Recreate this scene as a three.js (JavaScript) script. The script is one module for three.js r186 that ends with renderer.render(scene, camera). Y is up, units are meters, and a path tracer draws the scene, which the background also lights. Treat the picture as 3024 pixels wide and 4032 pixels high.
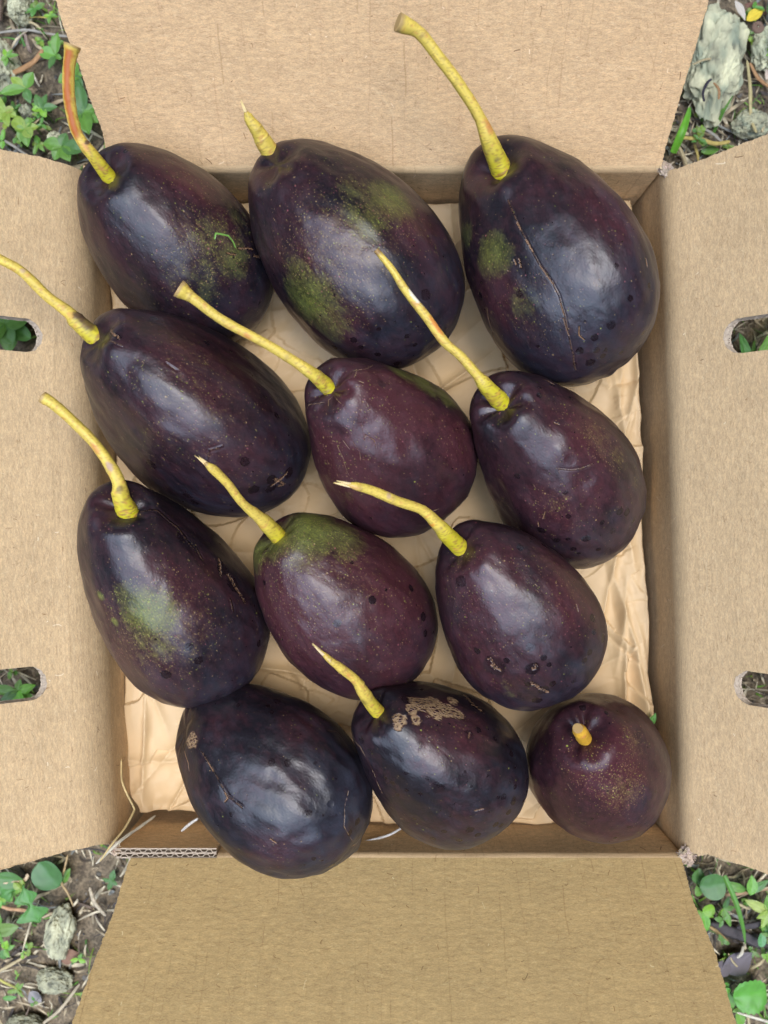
import * as THREE from 'three';
import { ImprovedNoise } from 'three/addons/math/ImprovedNoise.js';
import { mergeGeometries, mergeVertices } from 'three/addons/utils/BufferGeometryUtils.js';

// ------------------------------------------------------------------ camera, sky, light
const scene = new THREE.Scene();
const camera = new THREE.PerspectiveCamera(67.33, 0.75, 0.01, 200);
camera.up.set(0, 0, -1);
camera.position.set(0, 0.44, 0);
camera.lookAt(0, 0, 0);
camera.focus = 0.372;
camera.userData.fStop = 7.7;
scene.add(camera);

const renderer = new THREE.WebGLRenderer({ antialias: true });
renderer.toneMapping = THREE.LinearToneMapping;
renderer.toneMappingExposure = 4.7;
renderer.shadowMap.enabled = true;

const noise = new ImprovedNoise();
const N3 = (x, y, z) => noise.noise(x, y, z);
const fbm = (x, y, z, o = 4) => { let s = 0, a = 1, t = 0; for (let i = 0; i < o; i++) { s += a * N3(x, y, z); t += a; a *= 0.5; x = x * 2.03 + 7.1; y = y * 2.03 + 3.7; z = z * 2.03 + 1.3; } return s / t; };
function rng(seed) { return () => { seed |= 0; seed = seed + 0x6D2B79F5 | 0; let t = Math.imul(seed ^ seed >>> 15, 1 | seed); t = t + Math.imul(t ^ t >>> 7, 61 | t) ^ t; return ((t ^ t >>> 14) >>> 0) / 4294967296; }; }
const clamp = (x, a = 0, b = 1) => Math.min(b, Math.max(a, x));
const smooth = (a, b, x) => { const t = clamp((x - a) / (b - a)); return t * t * (3 - 2 * t); };
const lerp = (a, b, t) => a + (b - a) * t;

{ // bright overcast sky: soft cloud, a little brighter overhead
  const W = 256, Hh = 128, data = new Float32Array(W * Hh * 4);
  for (let j = 0; j < Hh; j++) for (let i = 0; i < W; i++) {
    const el = ((j + 0.5) / Hh - 0.5) * Math.PI, az = (i + 0.5) / W * 2 * Math.PI;
    const x = Math.cos(el) * Math.cos(az), y = Math.sin(el), z = Math.cos(el) * Math.sin(az);
    const up = clamp(y), cloud = 1 + 0.22 * fbm(x * 2.2, y * 2.2 + 5, z * 2.2, 4);
    const L = (y > 0 ? (1 + 2 * up) / 3 : 0.3) * cloud * 1.0;
    const k = (j * W + i) * 4;
    data[k] = L * 0.80; data[k + 1] = L * 0.95; data[k + 2] = L * 1.26; data[k + 3] = 1;
  }
  const sky = new THREE.DataTexture(data, W, Hh, THREE.RGBAFormat, THREE.FloatType);
  sky.mapping = THREE.EquirectangularReflectionMapping;
  sky.magFilter = sky.minFilter = THREE.LinearFilter; sky.needsUpdate = true;
  scene.background = sky; scene.environment = sky;
}
const sun = new THREE.DirectionalLight(0xfff6ea, 0.6);
sun.position.set(0.9, 5, -0.6);
sun.castShadow = true; sun.shadow.radius = 60;
sun.shadow.mapSize.set(2048, 2048);
Object.assign(sun.shadow.camera, { left: -0.6, right: 0.6, top: 0.6, bottom: -0.6, near: 0.5, far: 12 });
scene.add(sun);

// ------------------------------------------------------------------ helpers
const used = {};
function numbered(name) { const n = used[name] = (used[name] ?? -1) + 1; return n ? `${name}_${String(n).padStart(3, '0')}` : name; }
function shade(o) { o.castShadow = o.receiveShadow = true; return o; }
function thing(name, label, category, [x, y, z] = [0, 0, 0], group) {
  const o = new THREE.Group(); o.name = numbered(name); o.position.set(x, y, z); scene.add(o);
  o.userData = { label, category }; if (group) o.userData.group = group;
  return o;
}
function part(name, geo, mat, parent) { const m = shade(new THREE.Mesh(geo, mat)); m.name = name; parent.add(m); return m; }
function solo(name, geo, mat, label, category, group) {   // a thing that is one mesh
  geo.computeBoundingBox(); const b = geo.boundingBox, c = new THREE.Vector3((b.min.x + b.max.x) / 2, b.min.y, (b.min.z + b.max.z) / 2);
  geo.translate(-c.x, -c.y, -c.z);
  const m = shade(new THREE.Mesh(geo, mat)); m.position.copy(c); m.name = numbered(name); m.userData = { label, category };
  if (group) m.userData.group = group; scene.add(m); return m;
}
function grid(nu, nv, fn, closeU = false) {   // fn(u, v) -> [x, y, z, uu, vv, r?, g?, b?]
  const pos = [], uv = [], col = [], idx = [];
  for (let j = 0; j <= nv; j++) for (let i = 0; i <= nu; i++) {
    const p = fn(i / nu, j / nv); pos.push(p[0], p[1], p[2]); uv.push(p[3] ?? i / nu, p[4] ?? j / nv); if (p.length > 5) col.push(p[5], p[6], p[7]);
  }
  for (let j = 0; j < nv; j++) for (let i = 0; i < nu; i++) { const a = j * (nu + 1) + i, b = a + 1, c = a + nu + 1, d = c + 1; idx.push(a, c, b, b, c, d); }
  const g = new THREE.BufferGeometry();
  g.setAttribute('position', new THREE.Float32BufferAttribute(pos, 3)); g.setAttribute('uv', new THREE.Float32BufferAttribute(uv, 2));
  if (col.length) g.setAttribute('color', new THREE.Float32BufferAttribute(col, 3));
  g.setIndex(idx); g.computeVertexNormals();
  if (closeU) { // weld the normals of the seam
    const n = g.attributes.normal; for (let j = 0; j <= nv; j++) { const a = j * (nu + 1), b = a + nu; const v = new THREE.Vector3(n.getX(a) + n.getX(b), n.getY(a) + n.getY(b), n.getZ(a) + n.getZ(b)).normalize(); n.setXYZ(a, v.x, v.y, v.z); n.setXYZ(b, v.x, v.y, v.z); }
  }
  return g;
}
function tube(points, radii, nr, ns, colour, bump) {   // smooth tapered tube, vertex colours, closed at both ends
  const c = new THREE.CatmullRomCurve3(points.map((p) => new THREE.Vector3(...p)), false, 'centripetal');
  const n = points.length, fr = c.computeFrenetFrames(nr, false), R = (t) => { const s = t * (n - 1), i = Math.min(n - 2, Math.floor(s)), f = s - i; return lerp(radii[i], radii[i + 1], f * f * (3 - 2 * f) * 0.6 + f * 0.4); };
  const P = []; for (let i = 0; i <= nr; i++) P.push(c.getPoint(i / nr));
  return grid(ns, nr + 4, (u, v) => {
    const j = Math.round(v * (nr + 4)), i = clamp(j - 2, 0, nr), t = i / nr, th = u * 2 * Math.PI;
    let r = R(t); if (j < 1 || j > nr + 3) r = 0; else if (j < 2 || j > nr + 2) r *= 0.7;
    if (bump) r *= 1 + bump(t, th);
    const q = P[i].clone().addScaledVector(fr.normals[i], Math.cos(th) * r).addScaledVector(fr.binormals[i], Math.sin(th) * r);
    const dir = fr.normals[i].clone().multiplyScalar(Math.cos(th)).addScaledVector(fr.binormals[i], Math.sin(th)), k = colour ? colour(t, th, q, dir) : [1, 1, 1];
    return [q.x, q.y, q.z, u, t, ...k];
  }, true);
}
function tint(g, fn) { const p = g.attributes.position, c = new Float32Array(p.count * 3); for (let i = 0; i < p.count; i++) { const k = fn(p.getX(i), p.getY(i), p.getZ(i)); c[i * 3] = k[0]; c[i * 3 + 1] = k[1]; c[i * 3 + 2] = k[2]; } g.setAttribute('color', new THREE.BufferAttribute(c, 3)); return g; }
function dataTex(data, w, h, srgb) { const t = new THREE.DataTexture(data, w, h, THREE.RGBAFormat); t.magFilter = THREE.LinearFilter; t.minFilter = THREE.LinearMipmapLinearFilter; t.generateMipmaps = true; t.wrapS = t.wrapT = THREE.RepeatWrapping; if (srgb) t.colorSpace = THREE.SRGBColorSpace; t.needsUpdate = true; return t; }
const toS = (x) => 255 * (x <= 0.0031308 ? 12.92 * x : 1.055 * Math.pow(x, 1 / 2.4) - 0.055);
function canvasTex(w, h, draw, srgb = true, wrap = THREE.MirroredRepeatWrapping) { const c = document.createElement('canvas'); c.width = w; c.height = h; draw(c.getContext('2d'), w, h); const t = new THREE.CanvasTexture(c); t.wrapS = t.wrapT = wrap; t.magFilter = THREE.LinearFilter; if (srgb) t.colorSpace = THREE.SRGBColorSpace; return t; }
const vcol = (rough = 0.8, extra = {}) => new THREE.MeshStandardMaterial({ vertexColors: true, roughness: rough, side: THREE.DoubleSide, ...extra });

// ------------------------------------------------------------------ cardboard
const CARD = 0.36;   // metres covered by the board texture
function fibres(ctx, w, h, seed, bumpOnly) {
  const r = rng(seed);
  const img = ctx.createImageData(w, h), d = img.data;
  for (let y = 0; y < h; y++) for (let x = 0; x < w; x++) {
    const a = fbm(x / 160, y / 90, 3.1 + seed, 3), b = N3(x / 26, y / 7, 9.2 + seed), c = N3(x / 6, y / 2.2, 4.4 + seed), e = r() - 0.5;
    const v = 1 + 0.06 * a + 0.075 * b + 0.10 * c + 0.12 * e, k = (y * w + x) * 4;
    if (bumpOnly) { const q = 128 + 60 * b + 50 * c + 30 * e; d[k] = d[k + 1] = d[k + 2] = q; } else { d[k] = 191 * v; d[k + 1] = 160 * v; d[k + 2] = 119 * v; }
    d[k + 3] = 255;
  }
  ctx.putImageData(img, 0, 0);
  ctx.lineCap = 'round';
  for (let i = 0; i < 52000; i++) {   // paper fibres, mostly along the machine direction
    const x = r() * w, y = r() * h, L = 4 + r() * r() * 26, a = (r() - 0.5) * (r() < 0.25 ? 2.6 : 0.7), cx = (r() - 0.5) * 8, cy = (r() - 0.5) * 8;
    const dark = r() < 0.5; ctx.globalAlpha = 0.10 + 0.20 * r(); ctx.lineWidth = 0.8 + r() * 1.2;
    ctx.strokeStyle = bumpOnly ? (dark ? '#505050' : '#c8c8c8') : dark ? '#7d5c3a' : '#e6cfa8';
    ctx.beginPath(); ctx.moveTo(x, y); ctx.quadraticCurveTo(x + L / 2 * Math.cos(a) + cx, y + L / 2 * Math.sin(a) + cy, x + L * Math.cos(a), y + L * Math.sin(a)); ctx.stroke();
  }
  if (!bumpOnly) for (let i = 0; i < 420; i++) {   // single dark or pale shives and specks
    const x = r() * w, y = r() * h, L = 3 + r() * r() * 22, a = r() * 6.28, pale = r() < 0.3; ctx.globalAlpha = 0.5 + 0.4 * r(); ctx.lineWidth = 0.8 + r() * 1.3; ctx.strokeStyle = pale ? '#f0dfc0' : r() < 0.5 ? '#5b3f25' : '#75502e';
    ctx.beginPath(); ctx.moveTo(x, y); ctx.quadraticCurveTo(x + (r() - 0.5) * L, y + (r() - 0.5) * L, x + L * Math.cos(a), y + L * Math.sin(a)); ctx.stroke();
  }
  ctx.globalAlpha = 1;
}
function flutes(ctx, w, h, seed) {   // rubbed marks over the flutes, running across the machine direction
  const r = rng(seed);
  for (let x = 20; x < w; x += 26 + r() * 10) for (let y = 0; y < h;) {
    const L = 20 + r() * 160, s = r(); if (s < 0.55) { ctx.globalAlpha = 0.05 + 0.19 * r() * r(); ctx.strokeStyle = '#6d4c2b'; ctx.lineWidth = 1.2 + r() * 3.4; ctx.beginPath(); let xx = x + (r() - 0.5) * 6; ctx.moveTo(xx, y); for (let q = 0; q < L; q += 10) { xx += (r() - 0.5) * 3; ctx.lineTo(xx, y + q); } ctx.stroke(); }
    y += L;
  }
  for (let i = 0; i < 60; i++) { const x = r() * w, y = r() * h, L = 40 + r() * 200, a = r() * 6.28; ctx.globalAlpha = 0.05 + 0.10 * r(); ctx.strokeStyle = r() < 0.5 ? '#7a5a38' : '#efdcb8'; ctx.lineWidth = 1 + r() * 5; ctx.beginPath(); ctx.moveTo(x, y); ctx.quadraticCurveTo(x + (r() - 0.5) * L, y + (r() - 0.5) * L, x + L * Math.cos(a), y + L * Math.sin(a)); ctx.stroke(); }
  ctx.globalAlpha = 1;
}
const boardA = canvasTex(2048, 2048, (c, w, h) => { fibres(c, w, h, 11); flutes(c, w, h, 5); });
const boardB = canvasTex(2048, 2048, (c, w, h) => fibres(c, w, h, 23));
const boardBump = canvasTex(1024, 1024, (c, w, h) => fibres(c, w, h, 31, true), false);
const cardMat = (map, color) => new THREE.MeshStandardMaterial({ map, color, bumpMap: boardBump, bumpScale: 0.00022, roughness: 0.86, side: THREE.DoubleSide });
const M = {
  back: cardMat(boardA, new THREE.Color(1.03, 0.99, 0.96)), front: cardMat(boardA, new THREE.Color(0.74, 0.74, 0.565)),  // front: the dimmer, greenish light on this flap is painted into its tint
  side: cardMat(boardB, new THREE.Color(0.93, 0.95, 0.95)), wall: cardMat(boardA, new THREE.Color(1.1, 1.11, 1.1)),  // wall: same board, lightened so extra light on the shaded insides is in the colour
  edge: vcol(0.95),
};
const RIM = 0.0374, BOT = -0.022, TH = 0.0052;
const box = thing('cardboard_box', 'open brown corrugated cardboard box with four flared flaps holding the dark avocados', 'cardboard box', [0, BOT - 0.004, 0]);
const BY = BOT - 0.004;   // geometry below is written in world metres and shifted to the group
const down = (g) => g.translate(0, -BY, 0);
const edgeTone = (seed) => (x, y, z) => { const n = 0.5 + 0.5 * fbm(x * 600 + seed, y * 600, z * 600, 2), k = lerp(0.27, 0.54, n); return [k, k * 0.79, k * 0.57]; };

// One side of the box: wall (with the rounded fold) and flap. o, along, out: corner, unit vector along the fold, outward direction
function side({ a, b, out, slope, r, flap, ends, holes = [], mat, cut, wallEnds = [0, 1], topEnds, seed, bow = 0 }) {
  const A = new THREE.Vector3(a[0], 0, a[1]), B = new THREE.Vector3(b[0], 0, b[1]), al = B.clone().sub(A), len = al.length(); al.normalize();
  const O = new THREE.Vector3(out[0], 0, out[1]), s = Math.sin(slope), c = Math.cos(slope), turn = Math.PI / 2 - slope, tb = r * Math.tan(turn / 2);
  // profile from the floor up and over the fold: [outward, height, normal outward, normal height]
  const prof = [], y1 = RIM - tb;
  for (let i = 0; i <= 14; i++) prof.push([0, lerp(BOT, y1, i / 14), -1, 0]);
  for (let i = 1; i <= 12; i++) { const t = turn * i / 12; prof.push([r - r * Math.cos(t), y1 + r * Math.sin(t), -Math.cos(t), Math.sin(t)]); }
  const NU = 150, NP = prof.length - 1;
  const at = (u, v, off) => {
    const q = prof[Math.round(v * NP)], w = u * len, bw = bow * Math.sin(Math.PI * u) * (1 - v * 0.5);
    const wob = 0.0005 * fbm(w * 22 + seed, q[1] * 40, 1.5, 3) * (1 - smooth(0.8, 1, v));
    const p = A.clone().addScaledVector(al, w).addScaledVector(O, q[0] - q[2] * -1 * 0 + bw + wob - off * q[2] * 1);
    p.y = q[1] - off * q[3];
    return [p.x, p.y, p.z, (w + seed * 0.037) / CARD, (v * 0.07 + seed * 0.11) / CARD];
  };
  const [u0, u1] = wallEnds, [a0, a1] = topEnds ?? wallEnds, U = (u, v) => { const k = smooth(0.45, 0.9, v); return lerp(lerp(u0, a0, k), lerp(u1, a1, k), u); }, sub = (off) => grid(NU, NP, (u, v) => at(U(u, v), v, off));
  const inner = sub(0), outer = sub(TH), endsG = [0, 1].map((e) => grid(3, NP, (u, v) => at(U(e, v), v, u * TH)));
  part('wall', down(mergeGeometries([inner, outer, ...endsG])), mat === M.side ? M.side : M.wall, box);
  // flap: outline in (w along, t up the slope), torn along both ends
  const t0 = tb, rr = rng(seed * 77 + 3), rag = (k, sd) => 0.00045 * N3(k * 900, sd, 2) + 0.0005 * N3(k * 260, sd, 5) + 0.00022 * (rr() - 0.5);
  const edgeAt = (e, t) => { const E = ends[e]; for (let i = 0; i < E.length - 1; i++) if (t <= E[i + 1][0] || i === E.length - 2) return lerp(E[i][1], E[i + 1][1], (t - E[i][0]) / (E[i + 1][0] - E[i][0])); };
  const start = (w) => (cut && w < cut[0] ? cut[1] : t0);
  const shape = new THREE.Shape(), pts = [];
  const n = 260;
  for (let i = 0; i <= n; i++) { const t = lerp(start(edgeAt(0, t0) + 1e-4), flap, i / n); pts.push([edgeAt(0, t) + rag(t, seed), t]); }
  for (let i = 1; i < 60; i++) pts.push([lerp(edgeAt(0, flap), edgeAt(1, flap), i / 60), flap]);
  for (let i = n; i >= 0; i--) { const t = lerp(t0, flap, i / n); pts.push([edgeAt(1, t) + rag(t, seed + 9), t]); }
  const e0 = edgeAt(0, t0), e1 = edgeAt(1, t0);
  for (let i = 119; i > 0; i--) { const w = lerp(e0, e1, i / 120); pts.push([w, start(w)]); }
  pts.forEach((p, i) => i ? shape.lineTo(...p) : shape.moveTo(...p));
  const holePts = holes.map(([w0, ta, tb2, hw], hi) => { const H = []; const m = 150; for (let i = 0; i < m; i++) { const f = i / m * 2 * Math.PI; let cx = Math.cos(f), sx = Math.sin(f); const tt = cx > 0 ? tb2 - hw : ta + hw; H.push([w0 + hw * sx + rag(f * 0.01 + hi, seed + 30) * 0.8, tt + hw * cx + rag(f * 0.01 + hi, seed + 40) * 0.8]); } shape.holes.push(new THREE.Path(H.map((p) => new THREE.Vector2(...p)))); return H; });
  const to3 = (w, t, off) => { const sag = 0.0016 * fbm(w * 12 + seed, t * 12, 7.7, 2) * smooth(t0, t0 + 0.03, t); const p = A.clone().addScaledVector(al, w).addScaledVector(O, t * c + (off + sag) * s + 0.5 * bow * Math.sin(Math.PI * clamp(w / len))); p.y = RIM + t * s - (off + sag) * c; return p; };
  const faces = [0, TH].map((off) => {
    const g = new THREE.ShapeGeometry(shape, 1), p = g.attributes.position, uv = g.attributes.uv;
    for (let i = 0; i < p.count; i++) { const w = p.getX(i), t = p.getY(i), q = to3(w, t, off); p.setXYZ(i, q.x, q.y, q.z); uv.setXY(i, (w + seed * 0.037) / CARD, (t + 0.07 + seed * 0.11) / CARD); }
    const ix = g.index.array, v = [0, 1, 2].map((e) => new THREE.Vector3().fromBufferAttribute(p, ix[e])), fn = v[1].clone().sub(v[0]).cross(v[2].clone().sub(v[0]));
    if ((fn.y > 0) !== (off === 0)) for (let i = 0; i < ix.length; i += 3) { const q = ix[i]; ix[i] = ix[i + 1]; ix[i + 1] = q; }
    g.computeVertexNormals();
    return g;
  });
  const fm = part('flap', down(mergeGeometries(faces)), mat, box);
  // cut edge of the flap: liner, flutes, liner, flutes, liner
  const strip = (P, closed) => {
    const m = P.length, K = closed ? m : m - 1;
    let acc = 0; const len2 = P.map((p, i) => { if (i) acc += Math.hypot(p[0] - P[i - 1][0], p[1] - P[i - 1][1]); return acc; });
    const fine = Math.min(900, Math.round(acc / 0.0004)), get = (d) => { let i = 0; while (i < m - 2 && len2[i + 1] < d) i++; const f = clamp((d - len2[i]) / Math.max(1e-9, len2[i + 1] - len2[i])); return [lerp(P[i][0], P[i + 1][0], f), lerp(P[i][1], P[i + 1][1], f), P[i + 1][0] - P[i][0], P[i + 1][1] - P[i][1]]; };
    const mid = P.reduce((q, p) => [q[0] + p[0] / m, q[1] + p[1] / m], [0, 0]);
    return grid(fine, 12, (u, v) => {
      const d = u * acc, [w, t, dw, dt] = get(d), L = Math.hypot(dw, dt) || 1; let nx = dt / L, ny = -dw / L; const sgn = Math.sign(nx * (mid[0] - w) + ny * (mid[1] - t)) || 1; nx *= sgn; ny *= sgn; if (closed) { nx = -nx; ny = -ny; }
      const row = v < 0.5 ? 0 : 1, lv = (v % 0.5) / 0.5, isLine = v < 0.06 || v > 0.94 || Math.abs(v - 0.5) < 0.05;
      const ph = d / 0.0054 * Math.PI * 2 + row * 2, wave = 0.5 + 0.42 * Math.sin(ph), cell = isLine ? 0 : smooth(0.1, 0.3, Math.abs(lv - wave));
      const lowEnd = closed ? clamp(1 - (t - P.tmin) / 0.006) : 0, frayed = 0.5 + 0.9 * N3(d * 700, seed, 3), inn = closed ? -(0.0017 * lowEnd + 0.0003) * Math.pow(v, 0.8) * (1 + 0.25 * frayed) + cell * 0.0005 + 0.0003 * N3(d * 1100, v * 7, seed) : 0.0005 * N3(d * 1300, v * 5, seed) + 0.0003 * N3(d * 4000, v * 9, seed);
      const p = to3(w + nx * inn, t + ny * inn, v * TH), k = edgeTone(seed)(p.x, p.y, p.z);
      return [p.x, p.y, p.z, u, v, ...k];
    });
  };
  const runs = [pts.slice(0, n + 1), pts.slice(n + 60, n + 60 + n + 1)].map((P) => strip(P, false)).concat(holePts.map((H) => { const P = [...H, H[0]]; P.tmin = Math.min(...H.map((p) => p[1])); return strip(P, true); }));
  runs.forEach((g) => part('cut_edge', down(g), M.edge, fm));
  return { to3, A, al, O };
}
const R = Math.PI / 180;
// fold corners (x, z): back left, back right, front right, front left
const BL = [-0.157, -0.1784], BR = [0.1462, -0.1784], FR = [0.1572, 0.179], FL = [-0.1434, 0.179];
const rel = (list, x0) => list.map(([t, x]) => [t, x - x0]);
side({ a: BL, b: BR, out: [0, -1], slope: 39 * R, r: 0.006, flap: 0.125, mat: M.back, seed: 1, wallEnds: [0, 0.9955],
  ends: [rel([[-0.01, -0.143], [0.0113, -0.1432], [0.02, -0.1431], [0.0347, -0.1461], [0.0478, -0.1475], [0.0668, -0.1514], [0.075, -0.1518], [0.13, -0.156]], BL[0]), rel([[-0.01, 0.1445], [0.0113, 0.1447], [0.0347, 0.1466], [0.0536, 0.1487], [0.075, 0.1503], [0.13, 0.154]], BL[0])] });
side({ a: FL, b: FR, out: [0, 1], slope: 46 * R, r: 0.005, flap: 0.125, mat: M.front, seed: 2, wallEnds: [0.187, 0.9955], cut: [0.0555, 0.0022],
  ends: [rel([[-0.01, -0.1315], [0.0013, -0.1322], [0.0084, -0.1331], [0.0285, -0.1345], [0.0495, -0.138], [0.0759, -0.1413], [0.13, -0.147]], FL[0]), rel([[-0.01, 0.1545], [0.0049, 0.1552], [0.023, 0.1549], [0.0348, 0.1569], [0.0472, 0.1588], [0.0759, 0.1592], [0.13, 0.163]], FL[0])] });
side({ a: BL, b: FL, out: [-1, 0], slope: 31 * R, r: 0.026, flap: 0.115, mat: M.side, seed: 3, bow: 0.0034, wallEnds: [-0.004, 1.006], topEnds: [-0.0056, 0.984],
  ends: [rel([[-0.01, -0.1784], [0.0002, -0.1793], [0.0081, -0.1797], [0.0213, -0.1811], [0.032, -0.1804], [0.0404, -0.1802], [0.12, -0.183]], BL[1]), rel([[-0.01, 0.1722], [0.0063, 0.1736], [0.0198, 0.1732], [0.035, 0.1741], [0.0517, 0.1752], [0.12, 0.179]], BL[1])],
  holes: [[0.0894, 0.0222, 0.088, 0.0085], [0.2645, 0.0262, 0.09, 0.0085]] });
side({ a: BR, b: FR, out: [1, 0], slope: 41 * R, r: 0.015, flap: 0.115, mat: M.side, seed: 4, bow: 0.0006, wallEnds: [-0.007, 1.008], topEnds: [0.001, 0.995],
  ends: [rel([[-0.01, -0.1766], [0.0042, -0.1772], [0.0113, -0.178], [0.0229, -0.1787], [0.0384, -0.1804], [0.0508, -0.1814], [0.12, -0.186]], BR[1]), rel([[-0.01, 0.181], [0.0028, 0.1807], [0.0123, 0.1758], [0.0191, 0.1764], [0.0323, 0.1766], [0.0405, 0.1775], [0.12, 0.181]], BR[1])],
  holes: [[0.0914, 0.0273, 0.09, 0.0087], [0.2655, 0.0273, 0.09, 0.0085]] });
{ // floor of the box
  const sh = new THREE.Shape([[BL[0] - 0.003, BL[1] - 0.003], [BR[0] + 0.003, BR[1] - 0.003], [FR[0] + 0.003, FR[1] + 0.003], [FL[0] - 0.003, FL[1] + 0.003]].map((p) => new THREE.Vector2(p[0], -p[1])));
  const g = new THREE.ExtrudeGeometry(sh, { depth: 0.004, bevelEnabled: false }); g.rotateX(-Math.PI / 2); g.translate(0, BOT - 0.004, 0);
  const p = g.attributes.position, uv = g.attributes.uv; for (let i = 0; i < p.count; i++) uv.setXY(i, p.getX(i) / CARD, p.getZ(i) / CARD);
  part('floor_panel', down(g), M.wall, box);
}
{ // torn strip at the front left where the flap is cut off and the two rows of flutes show
  const x0 = FL[0] + 0.0035, x1 = FL[0] + 0.0562, top = RIM + 0.0006, z0 = 0.1757;
  const inner = (off) => grid(40, 12, (u, v) => { const x = lerp(x0, x1 - 0.0006 * v, u); return [x, lerp(BOT, top, v), z0 + off, x / CARD, v * 0.06 / CARD + 0.3]; });
  const stub = part('wall', down(mergeGeometries([inner(0), inner(TH * 0.96), grid(2, 12, (u, v) => [x1 - 0.0006 * v, lerp(BOT, top - 0.0004, v), z0 + u * TH * 0.95, u * 0.01, v * 0.1])])), M.wall, box);
  const strips = [], rr = rng(8);
  const ribbon = (f, th) => grid(240, 1, (u, v) => { const x = lerp(x0, x1 - 0.0004, u), q = f(x); return [x, top - 0.0003 * Math.abs(N3(x * 900, q * 3000, 2)) - v * 0.012 + 0.0003, z0 + q, u, v, ...edgeTone(5)(x, q * 30, 1)]; });
  for (const [c0, amp, ph] of [[0.0014, 0.0008, 0], [0.0038, 0.0008, 2.1]]) for (const o of [-0.00016, 0.00016]) strips.push(ribbon((x) => c0 + o + amp * clamp(1.5 * Math.sin(x / 0.0053 * 2 * Math.PI + ph + 0.7 * N3(x * 90, c0 * 900, 1)), -1, 1), 1));
  for (const c0 of [0.0005, 0.0023, 0.0029, 0.0047]) strips.push(ribbon((x) => c0 + 0.00013 * N3(x * 500, c0 * 1e4, 4)));
  // closing caps so that each paper ply reads as a ply with thickness
  const cap = (f, w) => grid(240, 1, (u, v) => { const x = lerp(x0, x1 - 0.0004, u), q = f(x) + (v - 0.5) * w; return [x, top - 0.0003 * Math.abs(N3(x * 900, 3, 2)) + 0.0003, z0 + q, u, v, ...edgeTone(6)(x, q * 30, 1)]; });
  for (const [c0, amp, ph] of [[0.0014, 0.0008, 0], [0.0038, 0.0008, 2.1]]) strips.push(cap((x) => c0 + amp * clamp(1.5 * Math.sin(x / 0.0053 * 2 * Math.PI + ph + 0.7 * N3(x * 90, c0 * 900, 1)), -1, 1), 0.00062));
  for (const c0 of [0.00027, 0.0026, 0.00495]) strips.push(cap((x) => c0 + 0.00013 * N3(x * 500, c0 * 1e4, 4), 0.00066));
  part('cut_edge', down(mergeGeometries(strips)), M.edge, stub).userData.label = 'cut corrugated edge with two rows of open flutes';
}
function torn(cx, cy, cz, n, spread, seed) {   // frayed, curled scraps of board liner at a split corner
  const r = rng(seed), gs = [];
  for (let i = 0; i < n; i++) {
    const flake = r() < 0.4, L = flake ? 0.0016 + r() * 0.003 : 0.0015 + r() * 0.0034, w = flake ? 0.0012 + r() * 0.002 : 0.00025 + r() * 0.0004, a = r() * 6.28, q = Math.sqrt(r()), th = r() * 6.28, bx = cx + q * Math.cos(th) * spread * 0.4, by = cy + (r() - 0.6) * spread * 0.3, bz = cz + q * Math.sin(th) * spread * 0.4, cu = (r() - 0.5) * 3.4, rise = (r() - 0.4) * 0.9, k = 0.30 + r() * 0.20, tone = [k, k * lerp(0.70, 0.80, r()), k * lerp(0.45, 0.60, r())];
    gs.push(grid(3, 7, (u, v) => { const s = (v - 0.4) * L, an = a + cu * v, ww = w * (1 - 0.5 * v) * (u - 0.5) * (1 + 0.8 * N3(i, v * 6, u * 3)); return [bx + s * Math.cos(an) - ww * Math.sin(an), by + s * rise + 0.0009 * N3(v * 3, i, u * 2), bz + s * Math.sin(an) + ww * Math.cos(an), u, v, ...tone.map((t) => t * (0.85 + 0.3 * v))]; }));
  }
  return mergeGeometries(gs);
}
part('torn_fibres', down(torn(0.1472, RIM + 0.0005, -0.1795, 130, 0.008, 41)), M.edge, box);
part('torn_fibres', down(torn(0.1585, RIM + 0.0008, 0.1795, 170, 0.0095, 42)), M.edge, box);
part('torn_fibres', down(torn(-0.1415, RIM - 0.001, 0.1768, 60, 0.006, 43)), M.edge, box);

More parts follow.
